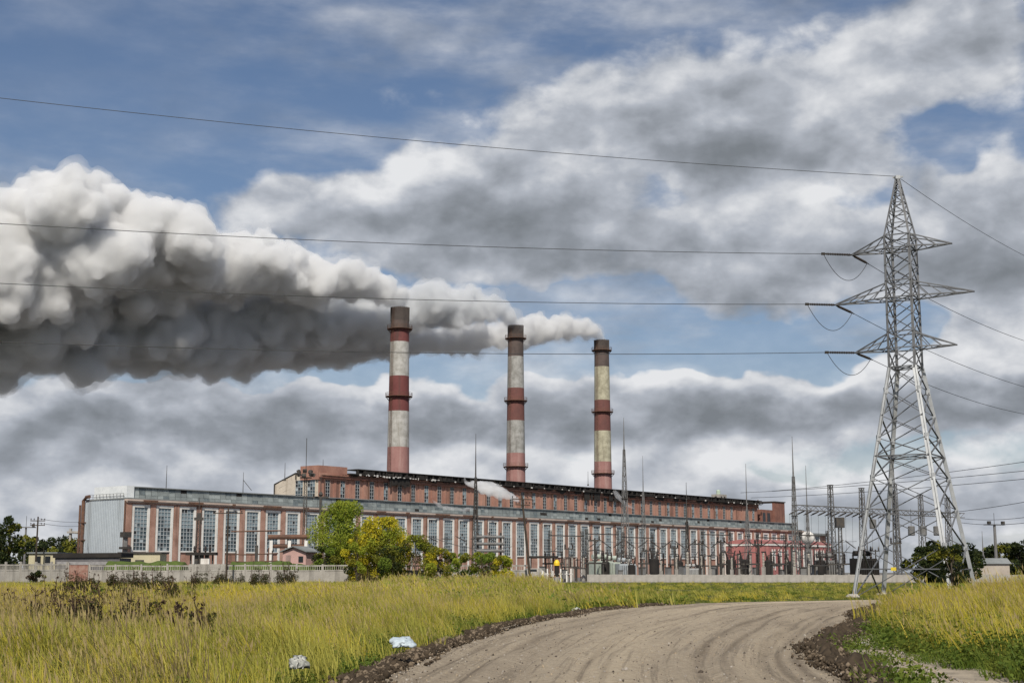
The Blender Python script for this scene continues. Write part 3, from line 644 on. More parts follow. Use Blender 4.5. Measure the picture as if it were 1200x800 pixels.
# ------------------------------------------------------------------ transmission tower
TC = Vector(((1072-600)/1688*95, 95, 0)); A0 = R(14)
def tcorner(k, r, z): a = A0+k*math.pi/2; return Vector((r*math.cos(a), r*math.sin(a), z))
def trad(z):
    if z <= 15.3: return 4.55+(1.27-4.55)*z/15.3
    if z <= 24.35: return 1.27-.05*(z-15.3)/9.05
    return 1.22+(.1-1.22)*(z-24.35)/4.25
tower = T('transmission_tower', 'tall galvanised steel lattice pylon with three pairs of cross arms beside the road', 'pylon', TC)
LV = [0, 3.35, 5.8, 7.85, 9.3, 10.5, 12.0, 13.7, 15.3, 16.58, 17.7, 18.9, 20.05, 21.2, 22.3, 23.46, 24.35]
for k in range(4):
    zs = [0, 15.3, 24.35, 28.6]
    for za, zb in zip(zs[:-1], zs[1:]):
        b = MB()
        w = .25 if za < 10 else (.15 if za < 20 else .11)
        p, q = tcorner(k, trad(za), za), tcorner(k, trad(zb), zb); o = tcorner(k, 1, 0)
        t1 = Vector((-o.y, o.x, 0))
        e1 = (t1*.7-o*.7)*w*.45; e2 = (-t1*.7-o*.7)*w*.45                    # an L-section: two flanges
        b.bar(p+e1, q+e1, w, .022); b.bar(p+e2, q+e2, .03, w)
        b.bar(p, q, w*.5, w*.5)
        if za: b.build('upper_leg', GALVB, tower)
        else: bl = b
    for z in LV[1:9:2]:                                                      # gusset plates
        p = tcorner(k, trad(z)-.06, z); bl.box(p.x-.13, p.y-.13, z-.2, p.x+.13, p.y+.13, z+.2)
    bl.build('leg', GALV, tower)
    f = MB(); p = tcorner(k, 4.55, 0); f.lathe([(.55,-.3),(.5,.12),(.3,.3)], 10, (p.x, p.y)); f.build('footing', CONC, tower)
b = MB()
for za, zb in zip(LV[:-1], LV[1:]):
    w = .1 if za < 12 else .075
    for k in range(4):
        p0, p1 = tcorner(k, trad(za), za), tcorner(k+1, trad(za), za); q0, q1 = tcorner(k, trad(zb), zb), tcorner(k+1, trad(zb), zb)
        off = tcorner(k+.5, .045, 0)
        b.bar(p0+off, q1+off, w, .05); b.bar(p1-off, q0-off, w, .05)
for z in (1.9, 9.3, 15.3, 16.58, 17.7, 20.05, 21.2, 23.46, 24.35):
    for k in range(4): b.bar(tcorner(k, trad(z), z), tcorner(k+1, trad(z), z), .09, .07)
for z in (9.3, 15.3, 20.05, 23.46): b.bar(tcorner(0, trad(z), z), tcorner(2, trad(z), z), .07); b.bar(tcorner(1, trad(z), z), tcorner(3, trad(z), z+.0), .06)
PZ = [24.35, 25.2, 26.0, 26.7, 27.3, 27.8, 28.2]
for i, (za, zb) in enumerate(zip(PZ[:-1], PZ[1:])):
    for k in range(4):
        b.bar(tcorner(k, trad(za), za), tcorner(k+1, trad(zb), zb), .06); b.bar(tcorner(k+1, trad(zb), zb), tcorner(k, trad(zb), zb), .05)
b.build('bracing', GALVB, tower)
b = MB(); b.box(-.16,-.16,28.4,.16,.16,28.65); b.bar((-.3,.1,28.55),(.35,-.15,28.55), .1); b.build('peak_bracket', GALV, tower)
AX = Vector((math.cos(R(-31)), math.sin(R(-31)), 0))
ARMS = [(23.46, 3.35, .85), (20.05, 4.65, 1.0), (16.58, 3.35, 1.0)]; TIPL = []
for z, ln_, h in ARMS:
    for sgn in (-1, 1):
        ks = (0, 3) if sgn > 0 else (1, 2); tip = AX*sgn*ln_+Vector((0,0,z)); b = MB()
        c = [tcorner(k, trad(z), z) for k in ks]; t = [tcorner(k, trad(z+h), z+h) for k in ks]
        n = 4 if ln_ > 4 else 3
        for k in range(2):
            b.bar(c[k], tip, .1, .08)
            tk = tip+(t[k]-tip)*.18 if ln_ > 4 else tip
            b.bar(t[k], tip+Vector((0,0,.05)), .075)
            for i in range(1, n):
                f0 = i/n; a_ = c[k].lerp(tip, f0); e_ = t[k].lerp(tip, f0); e2 = t[k].lerp(tip, (i-1)/n)
                b.bar(a_, e2, .05)
        for i in range(n):
            f0, f1 = i/n, (i+1)/n; b.bar(c[0].lerp(tip, f0), c[1].lerp(tip, f1 if i < n-1 else .97), .05)
        b.bar(tip-AX*.35+Vector((0,0,.02)), tip+AX*.12, .2, .08)
        b.build('cross_arm', GALVB, tower)
        if sgn < 0: TIPL.append(TC+tip)
b = MB(); p = (tcorner(2, trad(1.9), 1.9)*.45+tcorner(3, trad(1.9), 1.9)*.55); q = (tcorner(2, trad(1.9), 1.9)*.42+tcorner(3, trad(1.9), 1.9)*.58)
p = tcorner(2, trad(1.9), 1.9)*.62+tcorner(3, trad(1.9), 1.9)*.38; off = tcorner(2.5, .09, 0)
b.bar(p+off, p+off+(tcorner(3,1,0)-tcorner(2,1,0)).normalized()*.34, .03, .22); b.build('plate', mat('yellow_plate', (.75,.58,.05), .5, (.6,.45,.05), 3), tower)
# ------------------------------------------------------------------ conductors
WIRE = mat('dark_conductor', (.06,.06,.065), .6, (.04,.04,.04), 1)
def insulator(p, d, L, label, group=None, nd=14, r=.095):
    """a string of discs from p along d"""
    d = Vector(d).normalized(); t = T('insulator_string', label, 'insulator', p, 0, group)
    qt = Vector((0,0,1)).rotation_difference(d); b = MB(); prof = [(.03, 0), (.03, .18)]
    for i in range(nd):
        z = .2+(L-.4)*i/nd; s = (L-.4)/nd; prof += [(.05, z), (r, z+s*.35), (r*.9, z+s*.5), (.05, z+s*.6)]
    prof += [(.03, L-.18), (.03, L)]; b.lathe(prof, 8)
    o = b.build('disc_stack', CERAM, t); o.rotation_mode = 'QUATERNION'; o.rotation_quaternion = qt
    b = MB(); b.box(-.09,-.03,L-.12,.09,.03,L+.16); b.box(-.05,-.05,-.05,.05,.05,L-.1); o = b.build('clamp', DARKST, t); o.rotation_mode = 'QUATERNION'; o.rotation_quaternion = qt
    return Vector(p)+d*L
def wire(pts, label, r=.02, group=None, cat='power line', name='power_line'):
    b = MB(); b.tube(pts, r, 5); o = b.build(name, WIRE, origin=Vector(pts[0])); return tag(o, label, cat, group)
def span(p, q, dip, ext, n=40, mul=None):
    out = []
    for i in range(n+1):
        t = (1+ext)*i/n; v = Vector(p).lerp(Vector(q), 0)+(Vector(q)-Vector(p))*t; v.z += 4*dip*t*(t-1); out.append(v)
    return out
nm = ['upper', 'middle', 'lower']; LY = [262, 332, 400.5]; RP = [((1160,384),118), ((1160,440),118), ((1160,475.5),118)]
for i in range(3):
    far = at(0, LY[i], 79.5); tip = TIPL[i]
    e = insulator(tip, far-tip, 2.3, f'dark strain insulator string reaching left from the {nm[i]} cross arm tip')
    wire(span(e, far, .35, .5), f'long conductor running left from the {nm[i]} cross arm of the pylon', .021)
    q = at(*RP[i][0], RP[i][1])
    e2 = insulator(tip+Vector((.06,.06,-.05)), q-tip, 2.3, f'short strain insulator string slanting back right under the {nm[i]} cross arm')
    wire(span(e2, q, .25, 2.2), f'conductor slanting down to the right behind the pylon from its {nm[i]} arm', .021)
    J = []
    for k in range(17):
        t = k/16; v = e.lerp(e2, t); v.z -= (1.55 if i != 2 else 1.35)*4*t*(1-t); J.append(v)
    wire(J, f'slack jumper loop hanging under the {nm[i]} cross arm of the pylon', .021, cat='cable', name='jumper_cable')
PK = TC+Vector((0,0,28.6))
wire(span(PK, at(0, 115, 79.5), .42, .5), 'earth wire running left from the very top of the pylon', .02)
wire(span(PK, at(1160, 277.5, 112), .12, 2.0), 'earth wire descending to the right from the very top of the pylon', .018)
# ------------------------------------------------------------------ concrete walls
def panel(b, L, h, deco=True):
    b.box(.1, -.06, -.4, L-.1, .06, h*.72 if deco else h)
    if deco:
        b.box(.1, -.06, h*.93, L-.1, .06, h)                        # open row of balusters under the top rail
        n = int((L-.3)/.3)
        for i in range(n): x = .16+(L-.3)*i/(n-1); b.box(x-.04, -.05, h*.72, x+.04, .05, h*.93)
        b.box(.1, -.1, h*.66, L-.1, -.062, h*.73); b.box(.1,-.1,-.3,.34,-.062,h*.66-.002); b.box(L-.34,-.1,-.3,L-.1,-.062,h*.66-.002); b.box(.342,-.1,.1,L-.342,-.062,.34)
def wall(label, p0, p1, n, h, deco=True, ph=.15, name='concrete_fence'):
    p0 = Vector((*p0, 0)); p1 = Vector((*p1, 0)); d = p1-p0; L = d.length/n; t = T(name, label, 'fence', p0, math.atan2(d.y, d.x))
    b = MB(); panel(b, L, h, deco); me = me_of(b, CONC, 'panel'); rs = random.Random(n)
    b = MB(); b.box(-.13,-.16,-.4,.13,.14,h+ph); mp = me_of(b, CONC, 'post')
    for i in range(n):
        o = link('panel', me, t, (i*L, 0, rs.uniform(-.06,.05)), 0); o.rotation_euler = (rs.uniform(-.015,.015), rs.uniform(-.006,.006), 0); link('post', mp, t, (i*L, 0, rs.uniform(-.05,.08)))
    link('post', mp, t, (n*L, 0, 0)); return t
WY = 218.5
xl = lambda px, Y: (px-600)/1688*Y
wall('pale concrete panel fence with posts and open top row before the windowed hall', (xl(105, WY), WY), (xl(105, WY)+3.92*17, WY+1), 17, 2.75)
wall('short run of pale concrete fence at the left edge behind the small bush', (xl(-60,236), 236), (xl(79, 218.3), 218.3), 8, 2.95, ph=.3)
bw = T('brick_wall', 'patch of bare red brick wall between two concrete fence runs', 'wall', (xl(79, 218.4)+.15, 218.4, 0), 0)
b = MB(); b.box(.15,-.1,-.4,xl(105,WY)-xl(79,218.4)-.32,.25,2.75); b.build('wall', mat('rough_red_brick', (.22,.1,.075), .9, (.33,.22,.18), 1.2), bw)
b = MB(); b.box(.02,-.16,-.4,.149,.3,3.1); b.build('post', CONC, bw)
wall('low plain concrete slab wall in front of the substation yard', (13, 247), (117, 240), 52, 1.27, False, ph=.02, name='low_wall')
# ------------------------------------------------------------------ small buildings at the left
def hut(name, label, px0, px1, ytop, Y, depth, wallm, roofm, rz=0, slope=0, ov=.3, th=.25, windows=(), door=None, cat='building'):
    x0, x1 = xl(px0, Y), xl(px1, Y); w = x1-x0; h = zat(ytop, Y); t = T(name, label, cat, (x0, Y, 0), rz)
    b = MB(); b.box(0, 0, -.4, w, depth, h-th-.003); b.build('wall', wallm, t)
    b = MB(); b.add([(-ov,-ov,h-th),(w+ov,-ov,h-th-slope),(w+ov,depth+ov,h-th-slope),(-ov,depth+ov,h-th),(-ov,-ov,h),(w+ov,-ov,h-slope),(w+ov,depth+ov,h-slope),(-ov,depth+ov,h)],
          [(0,3,2,1),(4,5,6,7),(0,1,5,4),(1,2,6,5),(2,3,7,6),(3,0,4,7)]); b.build('roof', roofm, t)
    for (u, z0, ww, hh) in windows: b = MB(); b.box(w*u-ww/2,-.05,z0,w*u+ww/2,-.003,z0+hh); wn = b.build('window', GLASS[2], t); b = MB(); b.box(w*u-ww/2-.1,-.09,z0-.12,w*u+ww/2+.1,-.052,z0); b.build('sill', CONC, wn)
    if door: u, ww, hh = door; b = MB(); b.box(w*u-ww/2,-.06,0,w*u+ww/2,-.003,hh); b.build('door', DARKST, t)
    return t
ASB = mat('dark_corrugated_roof', (.11,.105,.11), .8, (.06,.06,.062), .6)
hut('yellow_house', 'pale yellow flat roofed house behind the left concrete fence', 33, 65, 646.5, 246, 8, YELLOWP, ROOFG, windows=((.35,3.2,.9,1.2),(.7,3.2,.9,1.2)))
lh = hut('long_shed', 'long low shed with a sagging black roof behind the brick wall patch', 64, 140, 648, 238, 7, mat('dark_boards', (.1,.095,.1), .9, (.16,.155,.16), .5), BLACK, slope=-.1, th=.75)
b = MB(); b.box(.3,-.09,2.9,10,-.003,3.4); b.build('fascia_board', mat('grey_fascia', (.3,.29,.29), .8, (.2,.19,.19), 1), lh)
hut('yellow_shed', 'small pale yellow shed with a green door under the first tall windows', 139.5, 187, 646.5, 262, 5, YELLOWP, DARKST, windows=((.2,2.6,1.2,1.2),), door=(.5,1.6,3.9))
b = MB(); b.box(0,-.0,0,1,1,1)
lt = T('lean_to', 'sloping rusty lean-to roof against the grey clad end of the hall', 'shed', W(-9, 2, 0), RZ)
b = MB(); b.box(1.2,.5,-.3,8.6,12,4.0); b.build('wall', BRICK, lt); b = MB(); b.add([(0,-.5,4.0),(8.7,-.5,5.6),(8.7,13,5.6),(0,13,4.0),(0,-.5,4.25),(8.7,-.5,5.9),(8.7,13,5.9),(0,13,4.25)],[(0,3,2,1),(4,5,6,7),(0,1,5,4),(1,2,6,5),(2,3,7,6),(3,0,4,7)]); b.build('roof', RUST, lt)
pv = T('vent_duct', 'grey vent duct with a boxy dark cowl standing by the grey gable', 'duct', W(-2, -3, 0), RZ)
b = MB(); b.tube([(0,0,0),(0,0,9.4)], [.55,.5], 8); b.build('pipe', GALVD, pv); b = MB(); b.box(-.9,-.9,9.4,.9,.9,10.6); b.build('cowl', DARKST, pv); b = MB(); b.box(-1.0,-1.0,6.8,1,1,7.3); b.build('collar', DARKST, pv)
hp = T('guard_hut', 'small pale pink hut with a pitched slate roof behind the fence', 'hut', (xl(331, 240), 240, 0), R(-24))
b = MB(); b.add([(0,0,2.4),(4.5,0,2.4),(4.5,3.6,2.4),(0,3.6,2.4),(0,0,5.0),(4.5,0,5.0),(4.5,3.6,5.0),(0,3.6,5.0),(2.25,0,5.75),(2.25,3.6,5.75)],[(0,1,5,8,4),(1,2,6,5),(2,3,7,9,6),(3,0,4,7)]); b.box(-.3,-.3,-.3,4.8,3.9,2.38); b.build('wall', PALEPINK, hp)
b = MB(); b.add([(-.4,-.5,4.95),(2.25,-.5,5.85),(2.25,4.1,5.85),(-.4,4.1,4.95),(-.4,-.5,5.1),(2.25,-.5,6.0),(2.25,4.1,6.0),(-.4,4.1,5.1)],[(0,3,2,1),(4,5,6,7),(0,1,5,4),(2,3,7,6),(3,0,4,7)])
b.add([(4.9,-.5,4.95),(2.255,-.5,5.85),(2.255,4.1,5.85),(4.9,4.1,4.95),(4.9,-.5,5.1),(2.255,-.5,6.0),(2.255,4.1,6.0),(4.9,4.1,5.1)],[(0,1,2,3),(4,7,6,5),(0,4,5,1),(2,6,7,3),(3,7,4,0)]); b.build('roof', ROOFG, hp)
b = MB(); b.box(.6,-.05,2.5,1.6,-.003,4.5); b.build('door', mat('faded_door', (.34,.24,.22), .8), hp)
b = MB(); b.box(-.05,1.0,3.2,-.003,2.6,4.2); b.build('window', GLASS[2], hp); b = MB(); b.box(3.1,-.05,3.3,4.0,-.003,4.3); b.build('window', GLASS[2], hp)
fr = T('frame_building', 'unfinished pale concrete frame building far behind the left corner of the hall', 'building', (xl(79, 430), 430, 0), R(-8))
b = MB()
for zz in (0.2, 4.6, 9, 13.2): b.box(-.5,-.5,zz,11,8,zz+.6)
for i in range(4):
    for j in range(2): b.box(i*3.3,j*6.6,.2,i*3.3+.6,j*6.6+.7,14.6)
b.box(.61,2,.8,9.9,2.4,9.0); b.build('frame', CONC, fr); b = MB(); b.box(3,.3,13.81,8,6,15.6); b.build('roof_room', CONC, fr)
# ------------------------------------------------------------------ pipe rack, kiosks before the hall
pr = T('pipe_rack', 'two thick rusty pipes carried on white columns beside the pink hut', 'pipes', (xl(313, 262), 262, 0), R(10))
b = MB(); b.tube([(0,0,8.0),(7.4,0,8.1)], .45, 10); b.tube([(1,.9,6.4),(7,.9,6.4)], .4, 10); b.tube([(.4,.9,0),(.4,.9,6.1),(1.2,.9,6.4)], .3, 8); b.build('pipe', RUST, pr)
for x in (.6, 3.9, 6.9): b = MB(); b.box(x-.28,-.2,-.2,x+.28,.5,7.4); b.build('column', WHITE, pr)
def lattice(b, x, y, z0, z1, w0, w1, seg, lw=.09, bw=.05):
    for i in range(4):
        sx, sy = ((-1,-1),(1,-1),(1,1),(-1,1))[i]; b.bar((x+sx*w0/2,y+sy*w0/2,z0),(x+sx*w1/2,y+sy*w1/2,z1), lw)
    for k in range(seg):
        fa, fb = k/seg, (k+1)/seg; wa, wb = w0+(w1-w0)*fa, w0+(w1-w0)*fb; za, zb = z0+(z1-z0)*fa, z0+(z1-z0)*fb
        C4 = ((-1,-1),(1,-1),(1,1),(-1,1))
        for i in range(4):
            p, q = C4[i], C4[(i+1) % 4]
            if k % 2: p, q = q, p
            b.bar((x+p[0]*wa/2,y+p[1]*wa/2,za),(x+q[0]*wb/2,y+q[1]*wb/2,zb), bw)
            b.bar((x+C4[i][0]*wb/2,y+C4[i][1]*wb/2,zb),(x+C4[(i+1)%4][0]*wb/2,y+C4[(i+1)%4][1]*wb/2,zb), bw)
sw = T('switch_platform', 'dark raised switch platform with hanging gear under the fourth tall window', 'platform', (xl(236, 250), 250, 0), 0)
b = MB(); b.box(-2.6,-1,4.6,2.6,1,5.1); b.build('deck', BLACK, sw)
for x in (-1.9,1.9): b = MB(); b.bar((x,0,-.3),(x,0,4.6), .25); b.build('post', DARKST, sw)
for x in (-1.3,-.4,.6,1.4): b = MB(); b.lathe([(.12,5.1),(.25,5.4),(.12,5.6),(.25,5.8),(.1,6.2)], 8, (x,0)); b.build('bushing', CERAM, sw)
for x in (-.9,0,.9): b = MB(); b.box(x-.3,-.4,2.9,x+.3,.4,4.59); b.build('switch_box', DARKST, sw)
ck = T('concrete_kiosk', 'pale concrete slab stand with a white box behind the fence', 'kiosk', (xl(231, 236), 236, 0), 0)
b = MB(); b.box(-1.2,-.8,-.3,5,1.4,3.0); b.build('slab', CONC, ck); b = MB(); b.box(.6,-.3,3.001,2.0,.5,3.9); b.build('cabinet', WHITE, ck)
for i, x in enumerate((272, 281, 290, 300)):
    pass
gq = T('busbar_rack', 'dark horizontal busbars on stub posts before the fifth to seventh windows', 'busbars', (xl(276, 255), 255, 0), R(4))
for x in (0, 3.6, 6.4): b = MB(); b.bar((x,0,-.3),(x,0,5.5+(.9 if x == 3.6 else 0)), .22 if x != 3.6 else .5); b.build('post', DARKST, gq)
for z in (3.6, 4.9): b = MB(); b.tube([(-1.5,0,z),(2,-.02,z-.15),(7.4,0,z+.1)], .13, 6); b.build('busbar', RUST, gq)
b = MB(); b.tube([(-1.0,0,8.8),(8,0,9.0)], .14, 6); b.build('busbar', RUST, gq); b = MB(); b.bar((3.6,0,6.2),(3.6,0,9.0), .12); b.build('post', DARKST, gq)
# ------------------------------------------------------------------ poles
def pole(label, px, ybot, ytop, Y, arms=(), r=.16, lean=0, m=WOOD, cat='pole', name='utility_pole', dx=0, ins=True, rz=.15):
    x = xl(px, Y); h = zat(ytop, Y); t = T(name, label, cat, (x, Y, 0), rz)
    b = MB(); ln = lean; b.tube([(0,0,-.4),(ln*.5,0,h*.5),(ln,0,h)], [r, r*.85, r*.65], 8); b.build('post', m, t)
    for (dz, w) in arms:
        f = (h-dz)/h; cx = ln*f; b = MB(); b.bar((cx-w/2,-.1,h-dz),(cx+w/2,-.1,h-dz+ (lean*.08 if lean else 0)), .16, .14); a = b.build('cross_arm', m, t)
        if ins:
            b = MB()
            for u in (-.46,-.25,.25,.46): b.lathe([(.03,0),(.03,.12),(.08,.13),(.1,.25),(.05,.33)], 6, (0,0)); V = b.v[-30:]; b.v[-30:] = [(p[0]+cx+w*u,p[1]-.1,p[2]+h-dz+.08) for p in V]
            b.build('insulator', CERAM, a)
    return t
pole('dark wooden pole with two cross arms above the yellow house at far left', 41.5, 662, 605, 242, ((.7,2.4),(1.45,2.4)), .18)
pole('slim dark pole with one wide crossbar standing before the fifth window', 265.5, 682, 594, 214, ((.9,4.4),), .17, rz=.0)
pole('dark leaning wooden pole with two cross arms and braces at centre', 622, 672, 580, 214, ((.55,3.2),(1.4,2.2)), .21, lean=-1.35)
lt_ = T('lamp_mast', 'thin lattice mast topped by a cluster of dark floodlights before the cream gable', 'mast', (xl(356, 285), 285, 0), .2)
b = MB(); hh = zat(560, 285); lattice(b, 0, 0, -.3, hh, .9, .45, 22, .12, .06); b.build('mast_frame', DARKST, lt_)
b = MB(); b.lathe([(1.2,hh),(1.25,hh+.15)], 14); b.build('platform', DARKST, lt_)
for k in range(7): a = k*.9; b = MB(); p = Vector((math.cos(a)*1.3, math.sin(a)*1.3, hh+.75+(k%2)*.7)); b.bar(p, p+Vector((math.cos(a)*.5, math.sin(a)*.5,-.25)), .75, .65); b.build('floodlight', DARKST, lt_)
b = MB(); b.tube([(0,0,hh),(0,0,hh+8)], .07, 5); b.build('spike', DARKST, lt_)
m2 = T('lattice_mast', 'dark stubby lattice mast with a crosshead before the fourth tall window', 'mast', (xl(231, 254), 254, 0), .1)
b = MB(); hh = zat(600, 254); lattice(b, 0, 0, -.3, hh-1, .8, .5, 16, .14, .07); b.build('mast_frame', DARKST, m2); b = MB(); b.box(-.8,-.3,hh-1.4,.8,.3,hh-.9); b.box(-.35,-.3,hh-.9,.35,.3,hh-.1); b.build('crosshead', DARKST, m2); b = MB(); b.tube([(0,0,hh-.1),(0,0,hh+2.6)], .06, 5); b.build('spike', DARKST, m2)
tm = T('roof_mast', 'thin dark mast with a round crosspiece between hall and green tree', 'mast', (xl(374, 290), 290, 0), 0)
b = MB(); hh = zat(581, 290); b.bar((0,0,-.3),(0,0,hh), .45); b.build('post', DARKST, tm); b = MB(); b.box(-1.6,-.2,hh-.4,1.6,.2,hh-.05); b.lathe([(.3,hh),(.5,hh+.3),(.2,hh+.9)], 8); b.build('crosshead', DARKST, tm); b = MB(); b.tube([(0,0,hh),(0,0,zat(556,290))], .07, 5); b.build('spike', DARKST, tm)
def floodmast(label, px, ytop, Y, r=.2, w=2.2):
    t = T('floodlight_mast', label, 'floodlight mast', (xl(px, Y), Y, 0), .3); h = zat(ytop, Y); b = MB(); b.tube([(0,0,-.3),(0,0,h)], [r*1.5, r], 8); b.build('post', GALVD, t)
    b = MB(); b.box(-w/2,-.5,h-.1,w/2,.5,h+.1); b.build('platform', GALVD, t)
    for x in (-.36,.36): b = MB(); b.box(w*x-.32,-.9,h+.12,w*x+.32,-.3,h+.75); b.build('floodlight', DARKST, t)
    b = MB(); b.tube([(0,0,h+.1),(0,0,h+2.6)], .05, 5); b.build('spike', DARKST, t)
floodmast('grey floodlight mast over the dark trees at the right edge', 1168, 614.5, 320, .28, 5)
floodmast('small grey floodlight mast behind the dark trees at far left', 28, 617.5, 330, .2, 4.4)
for px, yt, yb, s, n, lab in ((191,545,574,21,8,'thin lightning rod rising from the long hall roof at its left end'),(282,553,578,63,8,'thin rod with a slanted jib on the long hall roof left of the cream gable'),(331,542,558,62,27,'short rod on the sloping top of the cream gable'),(376,538,545,79,17,'fine rod on the left corner of the sooty upper roof'),(690,552,565,245,20,'short fine rod on the sooty upper roof before the farthest chimney')):
    p = W(s, n); a_ = at(px, yb, 400); Y = p.y; t = T('lightning_rod', lab, 'rod', (xl(px, Y), Y, zat(yb, Y)-1.2)); b = MB(); b.tube([(0,0,0),(0,0,zat(yt,Y)-zat(yb,Y)+1.2)], [.12,.05], 5)
    if px == 282: b.tube([(0,0,4.8),(2.3,0,2.0)], .08, 5)
    b.build('rod', DARKST, t); b = MB(); b.box(-.3,-.3,0,.3,.3,.5); b.build('base', DARKST, t)
# ------------------------------------------------------------------ substation: lattice masts and gantries
def mast(label, px, ytop, Y, w=1.5, spike=.35, m=GALVD, zb=-.3, name='lightning_mast'):
    t = T(name, label, 'mast', (xl(px, Y), Y, 0), .35); h = zat(ytop, Y); hb = h*(1-spike); b = MB(); lattice(b, 0, 0, zb, hb, w, .3, int(hb/1.5), .13, .06); b.build('mast_frame', m, t)
    b = MB(); b.tube([(0,0,hb),(0,0,hb+(h-hb)*.5),(0,0,h)], [.16,.09,.04], 6); b.build('spike', m, t)
    z = hb*.62; ww = w+(.3-w)*.62; b = MB(); b.box(-ww*.75,-ww*.75,z,ww*.75,ww*.75,z+.12); b.build('platform', DARKST, t)
mast('tall thin lattice mast standing before the white steam on the upper hall', 557, 508, 290, 1.3, .3, DARKST)
mast('tall lattice mast just right of the farthest chimney', 733, 489, 300, 1.7, .2)
mast('fainter lattice mast between the farthest chimney and the roof cabin', 755, 534, 420, 1.7, .3)
mast('slender lattice mast before the roof cabin on the right end of the hall', 877, 543, 320, 1.4, .4)
mast('thin dark mast rising in front of the middle of the upper hall', 806, 565, 300, .9, .4, DARKST)
mast('pointed lattice mast at the left end of the steel gantry', 933, 511, 262, 1.15, .28)
mast('smaller pointed lattice mast just right of the gantry end mast', 948, 545, 330, 1.2, .4)
mast('pointed mast seen through the pylon legs', 1052, 530, 285, 1.2, .3)
mast('thin distant mast right of the pylon near the dark trees', 1153, 622, 320, .5, .5)
# main gantry: columns and one long lattice beam
G0, G1 = at(930, 591, 262), at(1128, 601, 300)
gan = T('steel_gantry', 'long steel lattice gantry beam on columns behind the pylon', 'gantry', (G0.x, G0.y, 0), math.atan2(G1.y-G0.y, G1.x-G0.x)); GL = (G1-G0).to_2d().length; zb = 13.4
b = MB()
for y in (-.45,.45):
    for z in (zb-.45, zb+.45): b.bar((0,y,z),(GL,y,z), .13)
n = 34
for i in range(n):
    x0, x1 = GL*i/n, GL*(i+1)/n; e = i % 2
    for y in (-.45,.45): b.bar((x0,y,zb-.45 if e else zb+.45),(x1,y,zb+.45 if e else zb-.45), .07)
    for z in (zb-.45, zb+.45): b.bar((x0,-.45 if e else .45,z),(x1,.45 if e else -.45,z), .06)
b.build('beam', GALVD, gan)
for px, yt in ((978,568),(1017,571),(1059,566),(1092,578),(1127,581)):
    f = (xl(px, 262)-G0.x)/(GL*math.cos(gan.rotation_euler.z)); Yc = 262+38*max(0, f); x = (xl(px, Yc)-G0.x)/math.cos(gan.rotation_euler.z)
    b = MB(); lattice(b, x, 0, -.3, zat(yt, Yc), 1.25, .62, 14, .13, .065); b.box(x-.45,-.45,zat(yt,Yc),x+.45,.45,zat(yt,Yc)+.12); b.build('column', GALVD, gan)
def gpt(x, z, y=0): a = gan.rotation_euler.z; return Vector((G0.x+x*math.cos(a)-y*math.sin(a), G0.y+x*math.sin(a)+y*math.cos(a), z))
k = 0
for i in range(14):
    x = 1.2+i*2.15; d = Vector((-.75,-.5,-.32)); e = insulator(gpt(x, zb-.5), d, 2.2, 'dark insulator string slanting off the underside of the long steel gantry beam', 'insulator strings on the steel gantry', 9, .16)
    wire([e, e+Vector((-.1,0,-4)), e+Vector((0,.2,-8.6))], 'thin dropper wire hanging from an insulator string of the steel gantry', .022, 'dropper wires under the steel gantry', 'wire', 'dropper_wire')
for px in (1025, 1070, 1084, 1100):          # line traps hanging below the beam
    Y = 258; t = T('line_trap', 'grey drum hanging on a wire under the steel gantry beam', 'drum', (xl(px, Y), Y, 0), 0, 'grey drums hung under the gantry'); z0 = zat(620 if px > 1030 else 612, Y); b = MB(); b.lathe([(.5,z0-1.1),(.62,z0-1),(.62,z0+.5),(.5,z0+.6)], 14); b.build('drum', GALVD, t); b = MB(); b.tube([(0,0,z0+.6),(0,0,12.9)], .04, 5); b.build('hanger', DARKST, t)
b0 = T('signal_box', 'dark grey box on a post between two gantry columns', 'box', (xl(986, 258), 258, 0), 0); b = MB(); b.box(-.75,-.6,zat(618,258),.75,.6,zat(606,258)); b.build('box', DARKST, b0); b = MB(); lattice(b, 0, 0, -.3, zat(618,258)-.01, .8, .5, 10, .12, .06); b.build('post', GALVD, b0)
# overhead lines from the yard to the right
for i, (pa, Ya, pb, Yb, lab) in enumerate((((905,575),300,(1200,541),215,'uppermost thin line climbing right over the yard behind the pylon'),((868,577),300,(1200,551.5),210,'second line from top climbing right over the yard behind the pylon'),((880,583),300,(1200,561),210,'line crossing behind the pylon just above the gantry column tops'),((1060,604),280,(1200,588),215,'line leaving right from the gantry beam behind the pylon'),((1126,607),290,(1200,606),240,'lower line leaving right from the last gantry column'),((1126,612),290,(1200,612.5),240,'lowest line leaving right from the last gantry column'))):
    wire(span(at(*pa, Ya), at(*pb, Yb), .35, .8), lab, .045)
for i, (yl, yr) in enumerate(((607,611),(612,616))):
    wire(span(at(44, yl, 241.8), at(96, yr, 330), .3, .0, 14), ('upper' if not i else 'lower')+' thin wire from the far left pole towards the hall', .035)
